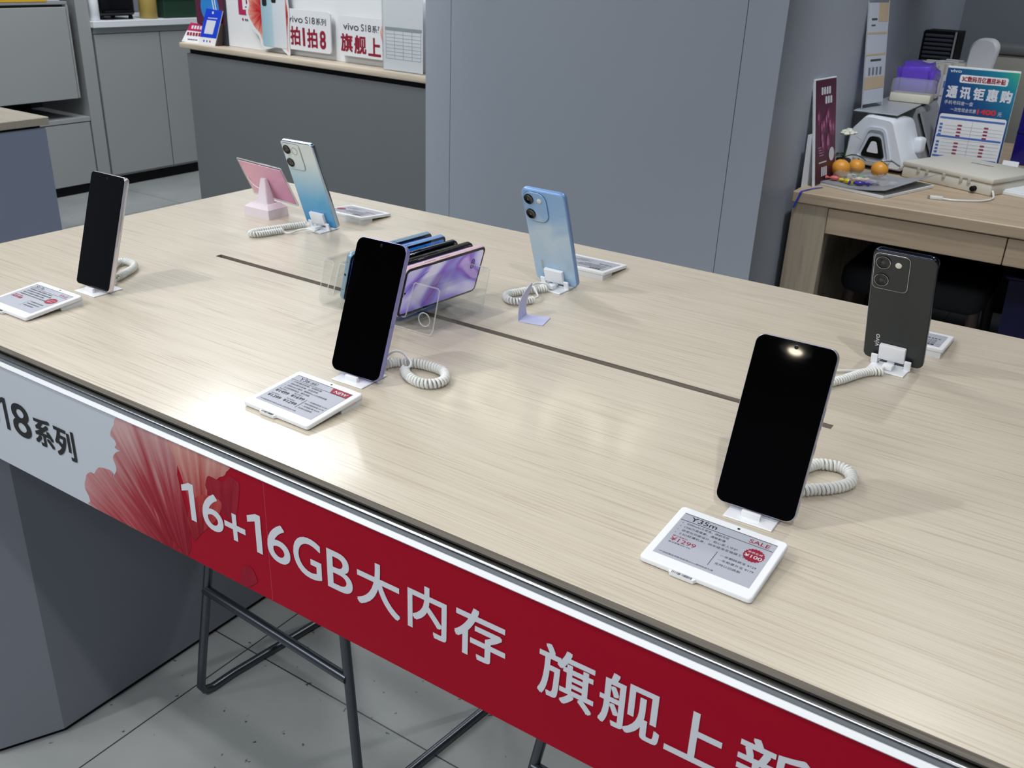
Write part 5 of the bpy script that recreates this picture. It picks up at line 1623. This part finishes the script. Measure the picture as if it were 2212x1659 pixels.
for k in range(9): b.box(.030, PW - .012, .046 + .0115 * k, .0466 + .0115 * k, 0, .0001, mat('table_rule', (150, 160, 180), .5, vary=0))
b.box(.116, .1166, .040, .158, 0, .0002, INK_D)
b.build('table_print', t, 0)
b = MB(); b.add([(.06, .004, .2), (.17, .004, .2), (.17, .09, 0), (.06, .09, 0), (.06, .006, .2), (.17, .006, .2), (.17, .093, 0), (.06, .093, 0)], [(0, 1, 2, 3), (7, 6, 5, 4), (0, 4, 5, 1), (1, 5, 6, 2), (2, 6, 7, 3), (3, 7, 4, 0)], PAPER); b.build('rear_strut', t, 0)
# cream box with notches
t = thing('cream_box', 'flat cream plastic box with notches and a black jack in front of the blue poster', 'box', (-.632, 3.332, DZ), (0, 0, R_(-22)))
CW, CD, CH = .312, .27, .052
b = MB(); b.box(0, CW, 0, CD, 0, .036, CREAM, .004, 2); b.build('lower_half', t)
b = MB(); b.box(-.002, CW + .002, -.003, CD + .002, .0365, CH, CREAM, .004, 2); b.build('lid', t)
for x_ in (.055, .085, .145, .205, .232):
    b = MB(); b.box(x_, x_ + .010, -.0042, .004, .026, .040, mat('cream_shade', (190, 186, 174), .5), .001, 1); b.build('notch_tab', t)
b = MB(); b.lathe([(.0085, 0), (.0085, -.014), (.006, -.016), (.0001, -.016)], (.258, 0, .014), BLACK_M, 16, 'y'); b.build('black_jack', t, 50)
b = MB()
for k in range(8): b.box(.120 + .010 * k, .127 + .010 * k, .19, .200, CH, CH + .0003, INK_D)
b.build('print_strip', t, 0)
t = thing('white_cable', 'white flat cable with a square plug on the desk in front of the cream box', 'cable', (-.479, 3.05, DZ))
b = MB(); b.tube(spline([(.022, .006, .004), (.06, .014, .003), (.10, .040, .003), (.135, .075, .003), (.150, .125, .003), (.146, .160, .008), (.140, .172, .016)], 8), .0032, WHITE_C, 8); b.build('lead', t, 80)
b = MB(); b.xf = Matrix.Rotation(R_(15), 4, 'Z'); b.box(-.006, .030, -.007, .007, 0, .010, WHITE_C, .002, 2); b.build('plug_body', t)
b = MB(); b.xf = Matrix.Rotation(R_(15), 4, 'Z'); b.box(-.012, -.006, -.0045, .0045, .002, .008, ALU); b.build('plug_tip', t, 0)
t = thing('paper_stack', 'white paper stack at the right edge of the desk view', 'paper', (-.325, 3.285, DZ), (0, 0, R_(-14)))
b = MB(); b.box(0, .24, 0, .21, 0, .010, PAPER, .001, 1); b.build('lower_sheets', t, 0)
b = MB(); b.xf = Matrix.Rotation(R_(3), 4, 'Z'); b.box(.01, .245, .006, .215, .010, .015, PAPER, .001, 1); b.build('upper_sheets', t, 0)
t = thing('white_card_holder', 'small white leaning card to the right of the blue poster', 'card stand', (-.372, 3.60, DZ), (R_(-14), 0, R_(-4)))
b = MB(); b.box(0, .05, 0, .004, 0, .052, WHITE_P, .001, 1); b.build('card', t, 0)
b = MB(); b.box(.01, .04, .004, .022, 0, .01, WHITE_P, .001, 1); b.build('foot', t, 0)
t = thing('navy_display_box', 'deep navy glossy box at the right edge behind the blue poster', 'box', (-.375, 3.86, DZ))
b = MB(); b.box(0, .40, 0, .10, 0, .24, mat('deep_navy', (30, 24, 120), .2), .006, 2); b.build('box_body', t)
b = MB(); b.box(.0, .40, -.002, 0, .11, .118, mat('navy_band', (20, 14, 84), .3)); b.build('band', t, 0)
# things behind the desk
t = thing('white_stand', 'white rounded plastic stand rising behind the top edge of the blue poster', 'stand', (-.622, 4.24, DZ), (0, 0, R_(-8)))
b = MB()
rr_ = []
for y_, ins in ((-.018, .008), (-.008, 0), (.010, 0), (.020, .008)):
    rr_.append([(x_ * (.72 + .28 * min(1, z_ / .36)) + .02 * z_ / .4, y_ + .05 * (z_ / .42) ** 2, z_) for x_, z_ in rrect(.108 - 2 * ins, .394 - 2 * ins, .045, 8, 0, ins)])
b.rings(rr_, WHITE_P); b.build('upright', t, 50)
b = MB(); b.box(-.06, .06, -.06, .06, 0, .012, WHITE_P, .005, 2); b.build('base', t)
t = thing('storage_tote', 'pale grey storage box with a darker lid behind the desk at far right', 'storage box', (-.655, 4.80, 0))
b = MB(); b.box(0, .50, 0, .3, .62, 1.055, mat('tote_grey', (186, 184, 174), .5), .012, 2); b.build('tub', t)
b = MB(); b.box(-.008, .508, -.008, .308, 1.055, 1.09, mat('tote_lid', (128, 130, 132), .5), .006, 2); b.build('lid', t)
b = MB(); b.box(0, .5, .0, .3, 0, .62, mat('pedestal_grey', (120, 124, 130), .5), .004, 1); b.build('plinth', t)
# under the desk
t = thing('dark_armchair', 'dark upholstered chair with brown wooden legs tucked under the desk', 'chair', (-.50, 3.22, 0))
b = MB(); b.box(-.24, .22, -.02, .42, .36, .47, DARKF, .045, 4); b.build('seat', t)
b = MB(); b.box(-.24, .22, .40, .48, .42, .69, DARKF, .035, 4); b.build('backrest', t)
for sx_, sy_ in ((-.20, .02), (.19, .02), (-.20, .42), (.19, .42)):
    b = MB(); b.tube([(sx_, sy_, .40), (sx_ * 1.12, sy_, 0)], [.020, .014], BROWN, 10); b.build('leg', t, 70)
t = thing('navy_crate', 'navy blue plastic crate on the floor under the desk drawers', 'crate', (-.235, 3.28, 0))
b = MB(); b.rings([[(x_ * k + .22, y_ * k + .17, z_) for x_, y_ in ((-.22, -.17), (.22, -.17), (.22, .17), (-.22, .17))] for k, z_ in ((.92, 0), (1, .50), (.97, .50), (.90, .02))], NAVY); b.build('tub', t, 0)
b = MB(); b.tube([(-.004, -.004, .50), (.444, -.004, .50), (.444, .344, .50), (-.004, .344, .50)], .010, NAVY, 8, True); b.build('rim', t, 60)

# round ceiling lamp that shows as a small glow in the front right phone screen
t = thing('ceiling_lamp', 'round white ceiling lamp mirrored as a small glow in the front right phone screen', 'lamp', (-1.40, -4.50, 2.98))
b = MB(); b.lathe([(.11, 0), (.105, .04), (.06, .12), (.05, .22), (.0001, .22)], (0, 0, 0), WHITE_P, 28); b.build('shade', t, 50)
b = MB(); b.ball((0, 0, .012), .052, mat('lamp_glow', (255, 240, 215), .5, emit=26.0, vary=0), (1, 1, .7), 3); b.build('lit_disc', t, 0)

# lit curved strokes high on the grey pillar; their soft mirror images lie on the table top
t = thing('lit_wall_sign', 'glowing curved strokes of a lit sign high on the grey pillar front', 'lit sign', (-1.50, 2.6215, 1.93))
GLOW = mat('sign_glow', (255, 252, 228), .5, emit=3.6, vary=0)
for stroke in ([(-1.736, 1.813), (-1.792, 1.852), (-1.832, 1.902), (-1.838, 1.952), (-1.798, 1.989), (-1.744, 2.016), (-1.691, 2.024), (-1.645, 1.985), (-1.637, 1.95)],
               [(-1.600, 1.828), (-1.645, 1.842), (-1.685, 1.866), (-1.711, 1.9)],
               [(-1.505, 1.971), (-1.518, 1.923), (-1.493, 1.869), (-1.442, 1.831), (-1.386, 1.828), (-1.338, 1.85), (-1.306, 1.894), (-1.303, 1.939), (-1.313, 1.979)],
               [(-1.102, 1.809), (-1.158, 1.848), (-1.193, 1.894), (-1.197, 1.941), (-1.173, 1.965)],
               [(-1.936, 1.912), (-1.958, 1.977), (-1.962, 2.048)]):
    b = MB(); b.tube(spline([(x + 1.50, -.018, z - 1.93) for x, z in stroke], 5), .017, GLOW, 8); b.build('glowing_stroke', t, 60)
    b = MB(); b.tube([(stroke[1][0] + 1.50, -.018, stroke[1][1] - 1.93), (stroke[1][0] + 1.50, 0, stroke[1][1] - 1.93)], .006, ALU, 8); b.build('stand_off', t, 60)
